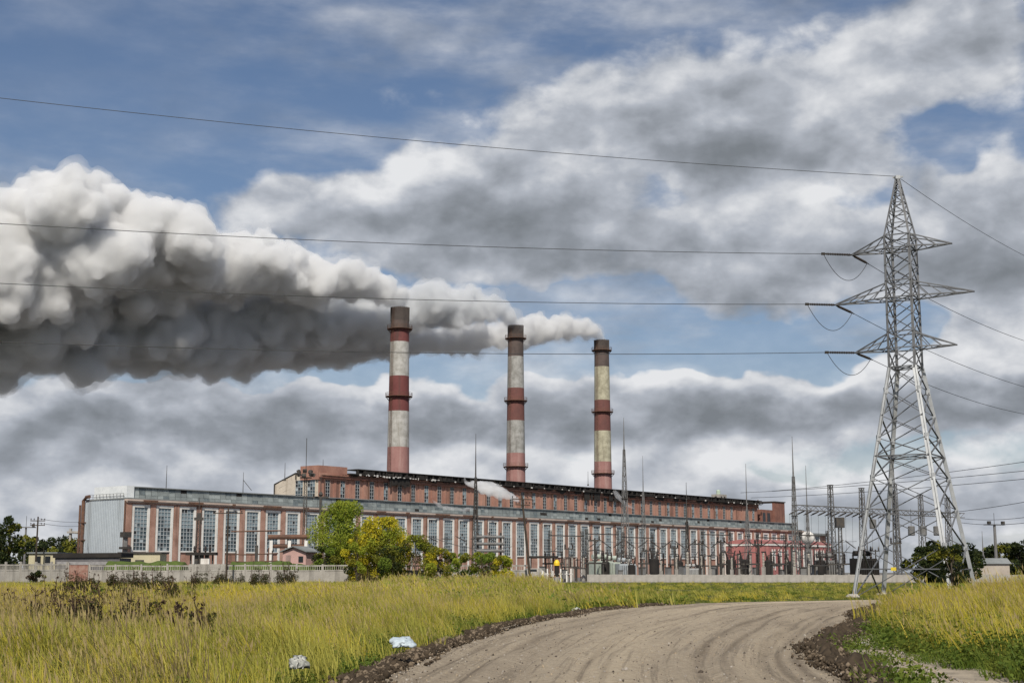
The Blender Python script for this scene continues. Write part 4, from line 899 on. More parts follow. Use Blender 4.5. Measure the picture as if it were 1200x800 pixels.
# bus gantries in front of the hall, with V-shaped insulator strings between them
def portal(label, px, Y, h, w, m=DARKST):
    t = T('bus_gantry', label, 'gantry', (xl(px, Y), Y, 0), RZ-.15, 'dark bus gantries in the substation yard'); b = MB()
    b.box(-w/2-.3,-.12,h-.3,w/2+.3,.12,h-.1); b.build('beam', m, t)
    for s in (-1, 1): b = MB(); lattice(b, s*w/2, 0, -.3, h+.8, .65, .4, 9, .075, .04); b.build('column', m, t)
for px, Y, h, w in ((664,285,9,9),(706,292,9.5,9),(748,300,9,9),(840,300,9.6,9),(905,285,8.6,9),(955,282,9,9)):
    portal('dark steel bus gantry of two lattice columns and a beam before the windowed hall', px, Y, h, w)
for k in range(22):
    px = 690+k*14.3; Y = 272; up = k % 2; p = at(px, 641.5 if not up else 633, Y); q = at(px+11.5, 633 if not up else 641.5, Y)
    insulator(p, q-p, (q-p).length, 'dark insulator string slung in a zigzag of strings before the hall windows', 'zigzag insulator strings over the yard', 11, .17)
wire(span(at(686, 634, 272), at(1004, 634, 272), .5, 0, 40), 'bus conductor strung across the yard through the zigzag insulators', .035)
wire(span(at(505, 628, 262), at(600, 640, 262), 1.2, 0, 40), 'sagging conductor above the bushes before the hall windows', .05)
for k in range(5):
    p = at(500+k*17, 628+ (k%2)*3, 262); q = at(512+k*17, 634-(k%2)*3, 262); insulator(p, q-p, (q-p).length, 'dark insulator string on the sagging conductor above the bushes', 'insulators above the bushes', 9, .15)
# yard equipment kinds, built once and copied
def eq_post():
    t = T('insulator_post', 'pale ribbed insulator post on a concrete stand in the substation yard', 'insulator post'); b = MB(); b.box(-.22,-.22,-.3,.22,.22,2.2); b.build('stand', CONC, t)
    b = MB(); prof = [(.1,2.2)]
    for i in range(9): z = 2.25+i*.22; prof += [(.12,z),(.24,z+.08),(.12,z+.14)]
    b.lathe(prof+[(.1,4.3)], 8); b.build('insulator', PORC, t); b = MB(); b.box(-.35,-.12,4.3,.35,.12,4.5); b.build('cap', DARKST, t); return t
def eq_disc():
    t = T('disconnector', 'dark disconnector switch with three insulator columns on a steel stand', 'disconnector')
    for x in (-1.2, 1.2): b = MB(); b.bar((x,0,-.3),(x,0,2.6), .24); b.build('leg', DARKST, t)
    b = MB(); b.box(-1.7,-.2,2.6,1.7,.2,2.85); b.build('base', DARKST, t)
    for x in (-1.3,0,1.3):
        b = MB(); prof = [(.08,2.85)]
        for i in range(6): z = 2.9+i*.24; prof += [(.1,z),(.22,z+.08),(.1,z+.15)]
        b.lathe(prof+[(.08,4.45)], 8, (x,0)); b.build('insulator', CERAM, t)
    b = MB(); b.tube([(-1.3,0,4.5),(0,0,4.62),(1.3,0,4.5)], .07, 5); b.bar((0,0,4.6),(.9,.1,5.6), .08); b.build('blade', DARKST, t); return t
def eq_breaker():
    t = T('circuit_breaker', 'black cylindrical circuit breaker tank with two bushings on a stand', 'circuit breaker'); b = MB(); b.box(-.7,-.6,-.3,.7,.6,1.1); b.build('base', CONC, t); b = MB(); b.lathe([(.62,1.1),(.75,1.25),(.75,3.3),(.5,3.55)], 14); b.build('tank', BLACK, t)
    for x in (-.35,.35): b = MB(); b.tube([(x,0,3.3),(x*2.4,0,5.0)], [.17,.08], 8); b.build('bushing', CERAM, t)
    return t
def eq_trafo(m, label):
    t = T('transformer', label, 'transformer'); b = MB(); b.box(-1.6,-1,.3,1.6,1,3.2); b.build('tank', m, t); b = MB()
    for i in range(9): x = -1.45+i*.36; b.box(x,-1.5,.6,x+.12,-1.003,2.9)
    b.build('radiator', m, t); b = MB(); b.tube([(-1.4,.2,3.9),(1.2,.2,3.9)], .38, 10); b.build('conservator', m, t)
    for x in (-1,0,1): b = MB(); b.lathe([(.14,3.2),(.22,3.4),(.12,3.6),(.2,3.8),(.1,4.1),(.16,4.3),(.05,4.9)], 8, (x,-.4)); b.build('bushing', CERAM, t)
    b = MB(); b.box(-1.8,-1.2,-.3,1.8,1.2,.299); b.build('plinth', CONC, t); return t
def eq_cab():
    t = T('control_cabinet', 'small grey control cabinet on legs in the substation yard', 'cabinet'); b = MB(); b.box(-.5,-.3,.6,.5,.3,2.3); b.build('box', GALVD, t)
    for x in (-.4,.4): b = MB(); b.bar((x,0,-.3),(x,0,.6), .1); b.build('leg', DARKST, t)
    b = MB(); b.box(-.56,-.4,2.3,.56,.38,2.4); b.build('roof', DARKST, t); return t
def eq_pole():
    t = T('steel_post', 'bare dark steel post with a short crosspiece in the substation yard', 'post'); b = MB(); b.bar((0,0,-.3),(0,0,6.2), .19); b.build('post', DARKST, t); b = MB(); b.bar((-.9,0,5.9),(.9,0,5.9), .2); b.build('crosspiece', DARKST, t)
    for x in (-.7,.7): b = MB(); b.lathe([(.06,6.0),(.2,6.15),(.08,6.3),(.18,6.45),(.05,6.8)], 8, (x,0)); b.build('insulator', CERAM, t)
    return t
EQ = [(eq_post(), 26, 'pale insulator posts in the yard', (655,995)), (eq_disc(), 20, 'disconnectors in the yard', (640,1000)), (eq_breaker(), 11, 'circuit breakers in the yard', (690,1000)), (eq_cab(), 16, 'control cabinets in the yard', (630,990)), (eq_pole(), 14, 'dark steel posts in the yard', (650,1060))]
rs = random.Random(77)
for proto, n, grp, (pa, pb) in EQ:
    proto['group'] = grp
    for i in range(n):
        px = pa+(pb-pa)*(i+rs.uniform(.1,.9))/n; Y = rs.uniform(252, 292); s = rs.uniform(.85, 1.25)
        if i == 0: proto.location = (xl(px, Y), Y, 0); proto.rotation_euler = (0,0,rs.uniform(-.3,.9)); proto.scale = (s,s,s)
        else: dup(proto, (xl(px, Y), Y, 0), rs.uniform(-.3,.9), scale=(s,s,s))
GT = mat('green_grey_enamel', (.42,.46,.4), .6, (.33,.37,.33), .8)
for px, Y, m, s, lab in ((704,262,GT,1.15,'leftmost pale green transformer before the hall windows'),(716,266,GT,1.1,'second pale green transformer from the left before the hall windows'),(733,262,mat('grey_enamel', (.38,.41,.43), .6, (.3,.32,.34), .8),1.0,'grey transformer right of the pale green pair'),(810,268,mat('white_grey_enamel', (.4,.4,.39), .6, (.3,.3,.3), .8),.75,'whitish transformer low in the yard left of the pink annex'),(1012,262,BLACK,1.3,'black transformer seen just left of the pylon foot'),(968,262,GALVD,1.2,'dull grey transformer in the yard before the pink annex')):
    t = eq_trafo(m, lab); t.location = (xl(px, Y), Y, 0); t.rotation_euler = (0,0,rs.uniform(-.2,.5)); t.scale = (s,s,s)
yd = T('yellow_topped_drum', 'black drum with a bright yellow domed top left of the transformers', 'drum', (xl(652.5, 256), 256, 0)); yd.scale = (.75,.75,.95); b = MB(); b.lathe([(.5,1.0),(.55,1.2),(.55,2.9),(.45,3.0)], 14); b.build('drum', BLACK, yd); b = MB(); b.lathe([(.72,3.0),(.72,3.5),(.45,3.95),(.1,4.1)], 14); b.build('dome', mat('bright_yellow', (.8,.55,.03), .5, (.7,.45,.03), 2), yd); b = MB(); b.box(-.4,-.4,-.3,.4,.4,.999); b.build('plinth', CONC, yd)
wt = T('white_tank', 'round white tank ball above the right end of the pink annex', 'tank', tuple(at(946.5, 630, 505))); b = MB(); b.lathe([(.05,-2.4)]+[(2.4*math.cos(a), 2.4*math.sin(a)) for a in np.linspace(-1.4,1.4,11)]+[(.05,2.4)], 20); b.build('ball', WHITE, wt, smooth=True); b = MB(); b.box(-1,-1,-16,1,1,-2.3); b.build('support', GALVD, wt)
for i, px in enumerate((636,641.5,648,657,664,669)):     # white railing stubs before the yard
    t = T('white_post', 'short white painted post before the drum with the yellow top', 'post', (xl(px, 249.5), 249.5, 0), 0, 'short white posts at the yard edge'); b = MB(); b.box(-.11,-.11,-.3,.11,.11,1.9+.4*(i%2)); b.build('post', WHITE, t); b = MB(); b.box(-.35,-.112,1.35,.35,-.17,1.45); b.build('crosspiece', WHITE, t)
vn = T('parked_truck', 'small pale grey parked truck half hidden behind the foot of the leaning pole', 'truck', (xl(629, 251), 251, 0), .2)
b = MB(); b.add([(-1.9,-1,.6),(1.9,-1,.6),(1.9,1,.6),(-1.9,1,.6),(-1.9,-1,1.7),(1.2,-1,1.7),(1.2,1,1.7),(-1.9,1,1.7),(1.9,-1,1.3),(1.9,1,1.3),(-1.7,-.9,2.35),(.5,-.9,2.35),(.5,.9,2.35),(-1.7,.9,2.35)],[(0,3,2,1),(0,1,8,5,4),(2,3,7,6,9),(3,0,4,7),(1,2,9,8),(5,8,9,6),(4,5,11,10),(6,7,13,12),(5,6,12,11),(7,4,10,13),(10,11,12,13)]); b.build('body', CONC, vn)
for x in (-1.2,1.2):
    for y in (-.95,.75): b = MB(); b.tube([(x,y,.42),(x,y+.2,.42)], .42, 12); b.build('wheel', BLACK, vn)
b = MB(); b.box(-1.4,-.99,1.75,-.2,-.96,2.2); b.build('window', GLASS[2], vn)
sh = T('yard_canopy', 'low dark canopy roof in the yard left of the yellow topped drum', 'canopy', (xl(637, 262), 262, 0), .1); b = MB(); b.box(-2.6,-1,4.2,2.6,1.2,4.6); b.build('roof', BLACK, sh)
for x in (-2.3,2.3): b = MB(); b.bar((x,0,-.3),(x,0,4.2), .2); b.build('post', DARKST, sh)
pg = T('pipe_trestle', 'stacked grey pipes on a dark trestle before the windows behind the bushes', 'pipes', (xl(574, 268), 268, 0), .25)
for z in (5.6, 6.9, 8.2): b = MB(); b.tube([(-2.6,0,z),(2.8,.1,z)], .28, 8); b.build('pipe', GALVD, pg)
for x in (-2.2,0,2.2): b = MB(); b.bar((x,.5,-.3),(x,.5,9), .3); b.build('post', DARKST, pg)
ww = T('rubble_shed', 'pale low shed seen beneath the dark trees right of the pylon', 'shed', (xl(1150, 300), 300, 0), .05); b = MB(); b.box(-6,0,-.3,6,4,3.4); b.build('wall', mat('sandy_plaster', (.42,.37,.31), .9, (.33,.28,.24), .4), ww); b = MB(); b.add([(-6.4,-.4,3.41),(6.4,-.4,3.41),(6.4,4.4,3.41),(-6.4,4.4,3.41),(-6.4,2,4.6),(6.4,2,4.6)],[(0,3,2,1),(0,1,5,4),(2,3,4,5),(3,0,4),(1,2,5)]); b.build('roof', ROOFG, ww)
# ------------------------------------------------------------------ trees and shrubs
def leafmat(name, c1, c2, tr=.35):
    m, b, tc = newmat(name); nt = m.node_tree
    g = nt.nodes.new('ShaderNodeNewGeometry'); c = emix(E(g.outputs['Random Per Island']), c1, c2); setc(b, c)
    b.inputs['Roughness'].default_value = .7; b.inputs['Specular IOR Level'].default_value = .15
    t = nt.nodes.new('ShaderNodeBsdfTranslucent'); nt.links.new(c.k, t.inputs[0]); mx = nt.nodes.new('ShaderNodeMixShader'); mx.inputs[0].default_value = tr
    nt.links.new(b.outputs[0], mx.inputs[1]); nt.links.new(t.outputs[0], mx.inputs[2]); nt.links.new(mx.outputs[0], nt.nodes['Material Output'].inputs[0])
    return m
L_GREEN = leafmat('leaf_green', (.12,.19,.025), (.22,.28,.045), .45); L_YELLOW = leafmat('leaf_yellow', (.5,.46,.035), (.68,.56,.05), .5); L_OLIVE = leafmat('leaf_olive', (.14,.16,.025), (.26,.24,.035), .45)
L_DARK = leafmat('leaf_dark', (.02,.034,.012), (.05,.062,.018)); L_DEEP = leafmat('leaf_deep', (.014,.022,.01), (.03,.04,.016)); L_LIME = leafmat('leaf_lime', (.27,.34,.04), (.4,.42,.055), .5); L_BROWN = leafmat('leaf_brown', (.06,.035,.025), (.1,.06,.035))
BARK = mat('grey_brown_bark', (.1,.08,.06), .95, (.05,.04,.03), 2)
def leaves(C, n, size, clump_mats, rg):
    """leaf faces on the shells of many small clumps; clumps: (centre, radius, material)"""
    V = []; MI = []
    W_ = np.array([c[1]**2 for c in C]); cnt = rg.multinomial(n, W_/W_.sum())
    for (c, r, mi), k in zip(C, cnt):
        if k == 0: continue
        d = rg.normal(size=(k,3)); d /= np.linalg.norm(d, axis=1)[:,None]
        p = np.array(c)+d*(r*np.cbrt(rg.uniform(.25, 1.25, (k,1))))*np.array([1,1,.85])
        a = rg.normal(size=(k,3)); a /= np.linalg.norm(a, axis=1)[:,None]; b_ = np.cross(a, rg.normal(size=(k,3))); b_ /= np.linalg.norm(b_, axis=1)[:,None]
        s = size*rg.uniform(.6, 1.4, (k,1)); q = np.stack([p-a*s, p+b_*s*.55, p+a*s, p-b_*s*.55], 1); V.append(q.reshape(-1,3))
        mm = np.full(k, mi); sw = rg.uniform(size=k) < .07; mm[sw] = rg.integers(0, clump_mats, sw.sum()); MI.append(mm)
    V = np.vstack(V); return V, np.arange(len(V)).reshape(-1,4), np.concatenate(MI)
def tree(name, label, px, Y, ytop, width, mats, pick, n, size, seed, z0=0, group=None, lowf=.0, shape=1.0, cat='tree', ragged=.25, cl=34, trunk=True):
    rg = np.random.default_rng(seed); x = xl(px, Y); h = zat(ytop, Y)-z0; t = T(name, label, cat, (x, Y, z0), 0, group)
    C = []
    for i in range(cl):
        f = rg.uniform(lowf, 1)**.8; prof = math.sin(math.pi*min(1, (f-lowf)/(1-lowf)*.82+.14))**shape; a = rg.uniform(0, 6.283); rr = math.sqrt(rg.uniform(.05, 1))*prof*width/2
        rad = width*rg.uniform(.09, .19)*(.55+.45*prof); ztop = h-rad*.7
        z = min(ztop, f*h*(1+rg.uniform(-ragged,ragged)*.3)); C.append(((math.cos(a)*rr, math.sin(a)*rr, max(z, rad*.4)), rad, pick(f, math.cos(a), rg)))
    C.append(((rg.uniform(-.1,.1)*width, 0, h-width*.06), width*.07, pick(1, 0, rg)))
    if trunk:
        b = MB(); r0 = max(.09, h*.017); mid = h*.5; b.tube([(0,0,-.4),(rg.uniform(-.1,.1)*r0,0,h*.25),(rg.uniform(-1,1)*r0,0,mid),(0,0,h*.92)], [r0, r0*.8, r0*.55, r0*.1], 7)
        b.build('trunk', BARK, t, smooth=True)
        b = MB()
        for (c, rad, _) in C[::2]:
            zb = max(.1*h, c[2]*.55); b.tube([(0,0,zb),(c[0]*.5,c[1]*.5,(zb+c[2])*.5),(c[0],c[1],c[2])], [r0*.4, r0*.25, .02], 5)
        b.build('limbs', BARK, t)
    V, F, MI = leaves(C, n, size, len(mats), rg); npmesh('crown', V, F, mats, t, MI); return t
mixed = lambda *w: (lambda f, c, rg: int(rg.choice(len(w), p=np.array(w)/sum(w))))
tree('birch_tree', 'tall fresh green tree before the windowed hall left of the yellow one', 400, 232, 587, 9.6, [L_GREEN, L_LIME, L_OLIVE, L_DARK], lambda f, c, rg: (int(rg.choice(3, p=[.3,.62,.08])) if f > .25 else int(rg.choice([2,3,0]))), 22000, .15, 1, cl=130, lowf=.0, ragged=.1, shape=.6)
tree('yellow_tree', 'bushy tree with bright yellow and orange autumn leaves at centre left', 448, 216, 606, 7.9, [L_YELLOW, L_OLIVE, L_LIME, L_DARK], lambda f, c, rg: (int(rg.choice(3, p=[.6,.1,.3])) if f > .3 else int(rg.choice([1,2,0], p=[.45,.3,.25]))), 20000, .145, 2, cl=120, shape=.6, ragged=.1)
for i, (px, Y, yt, w, g, lab) in enumerate(((418,214,622,4,0,'low yellow green shrub between the green and the yellow tree'),(486,214,627,5.5,1,'dark olive shrub directly right of the yellow tree'),(512,213,641,5,0,'olive shrub with yellow sprigs second right of the yellow tree'),(537,214,648,4.8,1,'low green bush before the white window feet right of the yellow tree'),(566,214,647,5.2,1,'wide low green bush in front of the pipe trestle'),(590,213,651,4,0,'last low bush left of the leaning dark pole'),(380,228,640,5,2,'dark shrub at the foot of the tall green tree'),(460,212,640,6,2,'dark green shrub at the foot of the yellow tree'))):
    tree('shrub', lab, px, Y, yt, w, [[L_YELLOW, L_OLIVE, L_LIME, L_DARK],[L_OLIVE, L_GREEN, L_LIME, L_DARK],[L_DARK, L_OLIVE, L_DEEP, L_GREEN]][g], mixed(*[(.3,.3,.35,.05),(.3,.4,.2,.1),(.4,.3,.1,.2)][g]), 5000, .13, 20+i, cat='shrub', shape=.5, cl=26)
tree('shrub', 'small dark rounded bush against the fence at far left', 43, 213, 668.5, 2.6, [L_DARK, L_OLIVE, L_BROWN, L_DEEP], mixed(.4,.2,.2,.2), 1400, .12, 40, cat='shrub', shape=.45, cl=20, z0=-.1)
tree('dark_tree', 'tall dark tree at the left edge of the view beyond the fence', 9, 232, 605, 5.2, [L_DARK, L_OLIVE, L_DEEP, L_GREEN], mixed(.45,.25,.2,.1), 5000, .2, 41, shape=.6, cl=46)
tree('dark_tree', 'dark tree cut by the left edge of the view', -14, 236, 617, 6, [L_DARK, L_OLIVE, L_DEEP, L_GREEN], mixed(.4,.2,.3,.1), 4000, .2, 42, shape=.6, cl=40)
for i, (px, Y, yt, w) in enumerate(((28,420,634,9),(40,430,629,10),(50,410,637,9),(58,440,630,10),(68,425,634,9),(78,435,628,12),(88,420,633,11),(96,440,636,10))):
    tree('woodland_tree', 'bushy dark green tree in the line of trees between the telegraph pole and the hall', px, Y, yt, w, [L_DARK, L_DEEP, L_OLIVE], mixed(.5,.25,.25), 1500, .42, 50+i, group='trees beyond the yellow house', shape=.5, cl=22)
tree('dark_bush', 'dark bush standing in the tall grass at the near foot of the pylon', 1115, 88, 640, 2.1, [L_DEEP, L_DARK, L_OLIVE], mixed(.4,.4,.2), 3600, .075, 60, z0=.0, cat='bush', shape=.55, cl=30)
for i, (px, Y, yt, w) in enumerate(((1083,215,641,5.5),(1099,222,634,6.5),(1121,218,637,6.5),(1135,226,645,5))):
    tree('dark_tree', 'dark tree in the clump directly behind the pylon legs', px, Y, yt, w, [L_DEEP, L_DARK, L_OLIVE], mixed(.45,.4,.15), 2600, .24, 70+i, group='dark trees behind the pylon', shape=.5, cl=26)
for i, (px, Y, yt, w) in enumerate(((1146,330,646,6),(1158,335,641,8),(1171,328,639,8),(1184,338,636,9),(1197,330,637,9),(1210,336,633,10),(1226,332,640,9),(1242,340,636,9))):
    tree('woodland_tree', 'dark tree in the tree line at the right edge beyond the pylon', px, Y, yt, w, [L_DEEP, L_DARK, L_OLIVE], mixed(.45,.42,.13), 1900, .34, 80+i, group='tree line at the right edge', shape=.5, cl=24)
# green bank behind the fence
def bank(name, label, px0, px1, ytop, Y):
    x0, x1 = xl(px0, Y), xl(px1, Y); h = zat(ytop, Y); n, m = 80, 16; u = np.linspace(0,1,n); v = np.linspace(-1,1,m); X = x0+(x1-x0)*u[:,None]+0*v[None]; YY = Y+v[None]*4+0*u[:,None]
    Z = h*np.sqrt(np.clip(1-v**2,0,1))[None]*sstep(np.minimum(u,1-u),0,.06)[:,None]*(.93+.14*vnoise(X.ravel(),YY.ravel(),1.5,3).reshape(n,m))-.1
    i = np.arange(n-1)[:,None]*m; j = np.arange(m-1)[None]; F = np.stack([i+j,i+m+j,i+m+j+1,i+j+1],-1).reshape(-1,4)
    o = npmesh(name, np.c_[X.ravel(),YY.ravel(),Z.ravel()], F, mat('bank_turf', (.085,.12,.022), .95, (.05,.075,.016), 1.2), smooth=True); o['kind'] = 'structure'; return o
bank('grass_bank', '', 122, 222, 657, 232); bank('grass_bank', '', 268, 345, 657.5, 232); bank('grass_bank', '', 338, 384, 660, 233)
# ------------------------------------------------------------------ grass: tufts scattered with geometry nodes
def grassmat(name, cs, tr=.4):
    m, b, tc = newmat(name); nt = m.node_tree; oi = nt.nodes.new('ShaderNodeObjectInfo'); g = nt.nodes.new('ShaderNodeNewGeometry')
    n = enoise(oi.outputs['Location'], .11, 4, .6).ss(.36,.64); n2 = enoise(oi.outputs['Location'], .6, 3, .6).ss(.35,.65)
    c = emix(n, cs[0], cs[1]); c = emix(n2*.7, c, cs[2]); c = emix(E(g.outputs['Random Per Island']).ss(.35,1)*.75, c, cs[3])
    setc(b, c); b.inputs['Roughness'].default_value = .65; b.inputs['Specular IOR Level'].default_value = .2
    t = nt.nodes.new('ShaderNodeBsdfTranslucent'); nt.links.new(c.k, t.inputs[0]); mx = nt.nodes.new('ShaderNodeMixShader'); mx.inputs[0].default_value = tr
    nt.links.new(b.outputs[0], mx.inputs[1]); nt.links.new(t.outputs[0], mx.inputs[2]); nt.links.new(mx.outputs[0], nt.nodes['Material Output'].inputs[0]); return m
G_TALL = grassmat('tall_grass', ((.45,.41,.06), (.21,.24,.04), (.55,.47,.12), (.27,.27,.055)), .36)
G_SEED = grassmat('seed_heads', ((.5,.4,.19), (.46,.35,.19), (.55,.45,.2), (.4,.31,.15)))
G_GOLD = grassmat('golden_grass', ((.62,.5,.05), (.42,.42,.045), (.66,.5,.09), (.46,.38,.07)), .4)
G_LOW = grassmat('low_herbs', ((.10,.16,.02), (.15,.2,.028), (.2,.21,.035), (.07,.12,.02)))
G_DRY = grassmat('dry_stalks', ((.2,.15,.09), (.13,.095,.06), (.26,.2,.11), (.09,.06,.045)))
def tuft(name, nb, h, rad, wd, seed, seedheads=0, lean=(-.27, 0), broad=False, m0=None, droop=.45):
    rg = np.random.default_rng(seed); V = []; F = []; MI = []
    for i in range(nb):
        a = rg.uniform(0, 6.283); r = rad*math.sqrt(rg.uniform()); base = np.array([math.cos(a)*r, math.sin(a)*r, 0]); hh = h*rg.uniform(.45, 1.1); t = rg.uniform(0, 6.283)
        out = np.array([math.cos(t), math.sin(t), 0])*hh*rg.uniform(.05, droop)+np.array([lean[0], lean[1], 0])*hh*rg.uniform(.6,1.4); w = wd*rg.uniform(.6, 1.4); sd_ = np.array([-math.sin(t+.6), math.cos(t+.6), 0])*w
        K = 4; o = len(V)
        for k in range(K):
            f = k/(K-1); p = base+out*f**1.8+np.array([0,0,hh*(f-.12*f*f)]); ww = (1-f)**.6*.9+.08 if not broad else math.sin(math.pi*(.12+.86*f)); V += [p-sd_*ww, p+sd_*ww]
        for k in range(K-1): F.append((o+2*k, o+2*k+1, o+2*k+3, o+2*k+2)); MI.append(0)
        if i < seedheads:
            tip = V[-1]; o = len(V); s = w*2.0+.003; L = hh*.15
            for ang in (0, 1.57):
                e = np.array([math.cos(ang), math.sin(ang), 0])*s*.5; u = np.array([lean[0]*.6, lean[1], 1])*L; o = len(V)
                V += [tip-u*.45, tip-e, tip+u*.55, tip+e]; F.append((o,o+1,o+2,o+3)); MI.append(1)
    ob = npmesh(name, V, F, [m0 or G_TALL, G_SEED], None, MI); COL.objects.unlink(ob); return ob
def herb(name, nl, h, rad, size, seed, m):
    rg = np.random.default_rng(seed); C = [((rg.uniform(-1,1)*rad*.7, rg.uniform(-1,1)*rad*.7, h*rg.uniform(.25,.8)), rad*.5, 0) for _ in range(6)]
    V, F, MI = leaves(C, nl, size, 1, rg); V[:,2] = np.maximum(V[:,2], .01); ob = npmesh(name, V, F, m, None); COL.objects.unlink(ob); return ob
def scatter_obj(name, P, Z, kinds, idx, scl, label, rotz=None, tilt=.12):
    """kinds: template tufts, not linked to the scene themselves"""
    coll = bpy.data.collections.new(name+'_templates')
    for i, k in enumerate(kinds): k.name = f'{name}_{chr(97+i)}_tuft'; coll.objects.link(k)
    n = len(P); me = bpy.data.meshes.new(name); me.vertices.add(n); me.vertices.foreach_set('co', np.c_[P, Z].astype(np.float32).ravel())
    rot = np.c_[rng.normal(0, tilt, n), rng.normal(0, tilt, n), rng.uniform(-1.0, 1.0, n) if rotz is None else rotz]
    for nm_, ty, key, val in (('rot','FLOAT_VECTOR','vector',rot),('scl','FLOAT_VECTOR','vector',scl),('idx','INT','value',idx)):
        a = me.attributes.new(nm_, ty, 'POINT'); a.data.foreach_set(key, np.asarray(val, np.int32 if ty == 'INT' else np.float32).ravel())
    ob = bpy.data.objects.new(name, me); COL.objects.link(ob); ob['kind'] = 'stuff'; ob['label'] = label
    ng = bpy.data.node_groups.new(name+'_scatter', 'GeometryNodeTree'); ng.interface.new_socket('Geometry', in_out='INPUT', socket_type='NodeSocketGeometry'); ng.interface.new_socket('Geometry', in_out='OUTPUT', socket_type='NodeSocketGeometry')
    N = ng.nodes; gi, go = N.new('NodeGroupInput'), N.new('NodeGroupOutput'); ip = N.new('GeometryNodeInstanceOnPoints'); ci = N.new('GeometryNodeCollectionInfo'); ci.inputs[0].default_value = coll; ci.inputs[1].default_value = True; ci.inputs[2].default_value = True
    L = ng.links; L.new(gi.outputs[0], ip.inputs['Points']); L.new(ci.outputs[0], ip.inputs['Instance']); ip.inputs['Pick Instance'].default_value = True
    for nm_, ty, sock in (('idx','INT','Instance Index'),('rot','FLOAT_VECTOR','Rotation'),('scl','FLOAT_VECTOR','Scale')):
        na = N.new('GeometryNodeInputNamedAttribute'); na.data_type = ty; na.inputs[0].default_value = nm_; o = [s for s in na.outputs if s.enabled][0]; L.new(o, ip.inputs[sock])
    L.new(ip.outputs[0], go.inputs[0]); md = ob.modifiers.new('scatter', 'NODES'); md.node_group = ng; return ob
def sample(n, r0, r1, amax):
    r = np.sqrt(rng.uniform(r0*r0, r1*r1, n)); a = rng.uniform(-amax, amax, n); return np.c_[r*np.sin(a), r*np.cos(a)]
VP = np.array(VERGE)
WD = [(112,716,1.35,1.5,'large dark clump of dry weeds in the grass at left'),(88,700,1.1,.8,'dark weed with drooping seed heads just left of the large dark clump'),(185,700,1.2,1.0,'reddish brown weeds before the fence right of the large dark clump'),(150,694,1.1,.9,'dark weeds standing in front of the red brick wall patch'),(322,694,1.2,1.1,'brown bushy weeds before the fence below the pink hut'),(205,708,1.1,.8,'thin brown weeds leaning left in the middle of the left meadow'),(60,740,.9,.8,'low dark weeds near the left edge of the meadow'),(35,720,.9,.7,'sparse dark weeds by the left edge below the small bush'),(130,748,.9,1.0,'sprawling dark stalks in the near grass at left'),(572,690,1.5,.3,'single tall yellowish weed stalk before the low bushes'),(222,762,.8,.5,'short dark weed tuft near the bottom left'),(430,684,1.2,.7,'brown weeds at the end of the visible fence'),(240,690,1.1,.8,'brown weeds in front of the fence near the slim pole'),(270,684,1.0,.9,'low weed tangle at the base of the slim pole')]
WXY = np.array([(*gnd(px, py+(0 if py > 730 else 2)).xy, sp) for px, py, h, sp, lab in WD]+[(*gnd(350,785).xy,.15),(*gnd(472,758).xy,.1)])
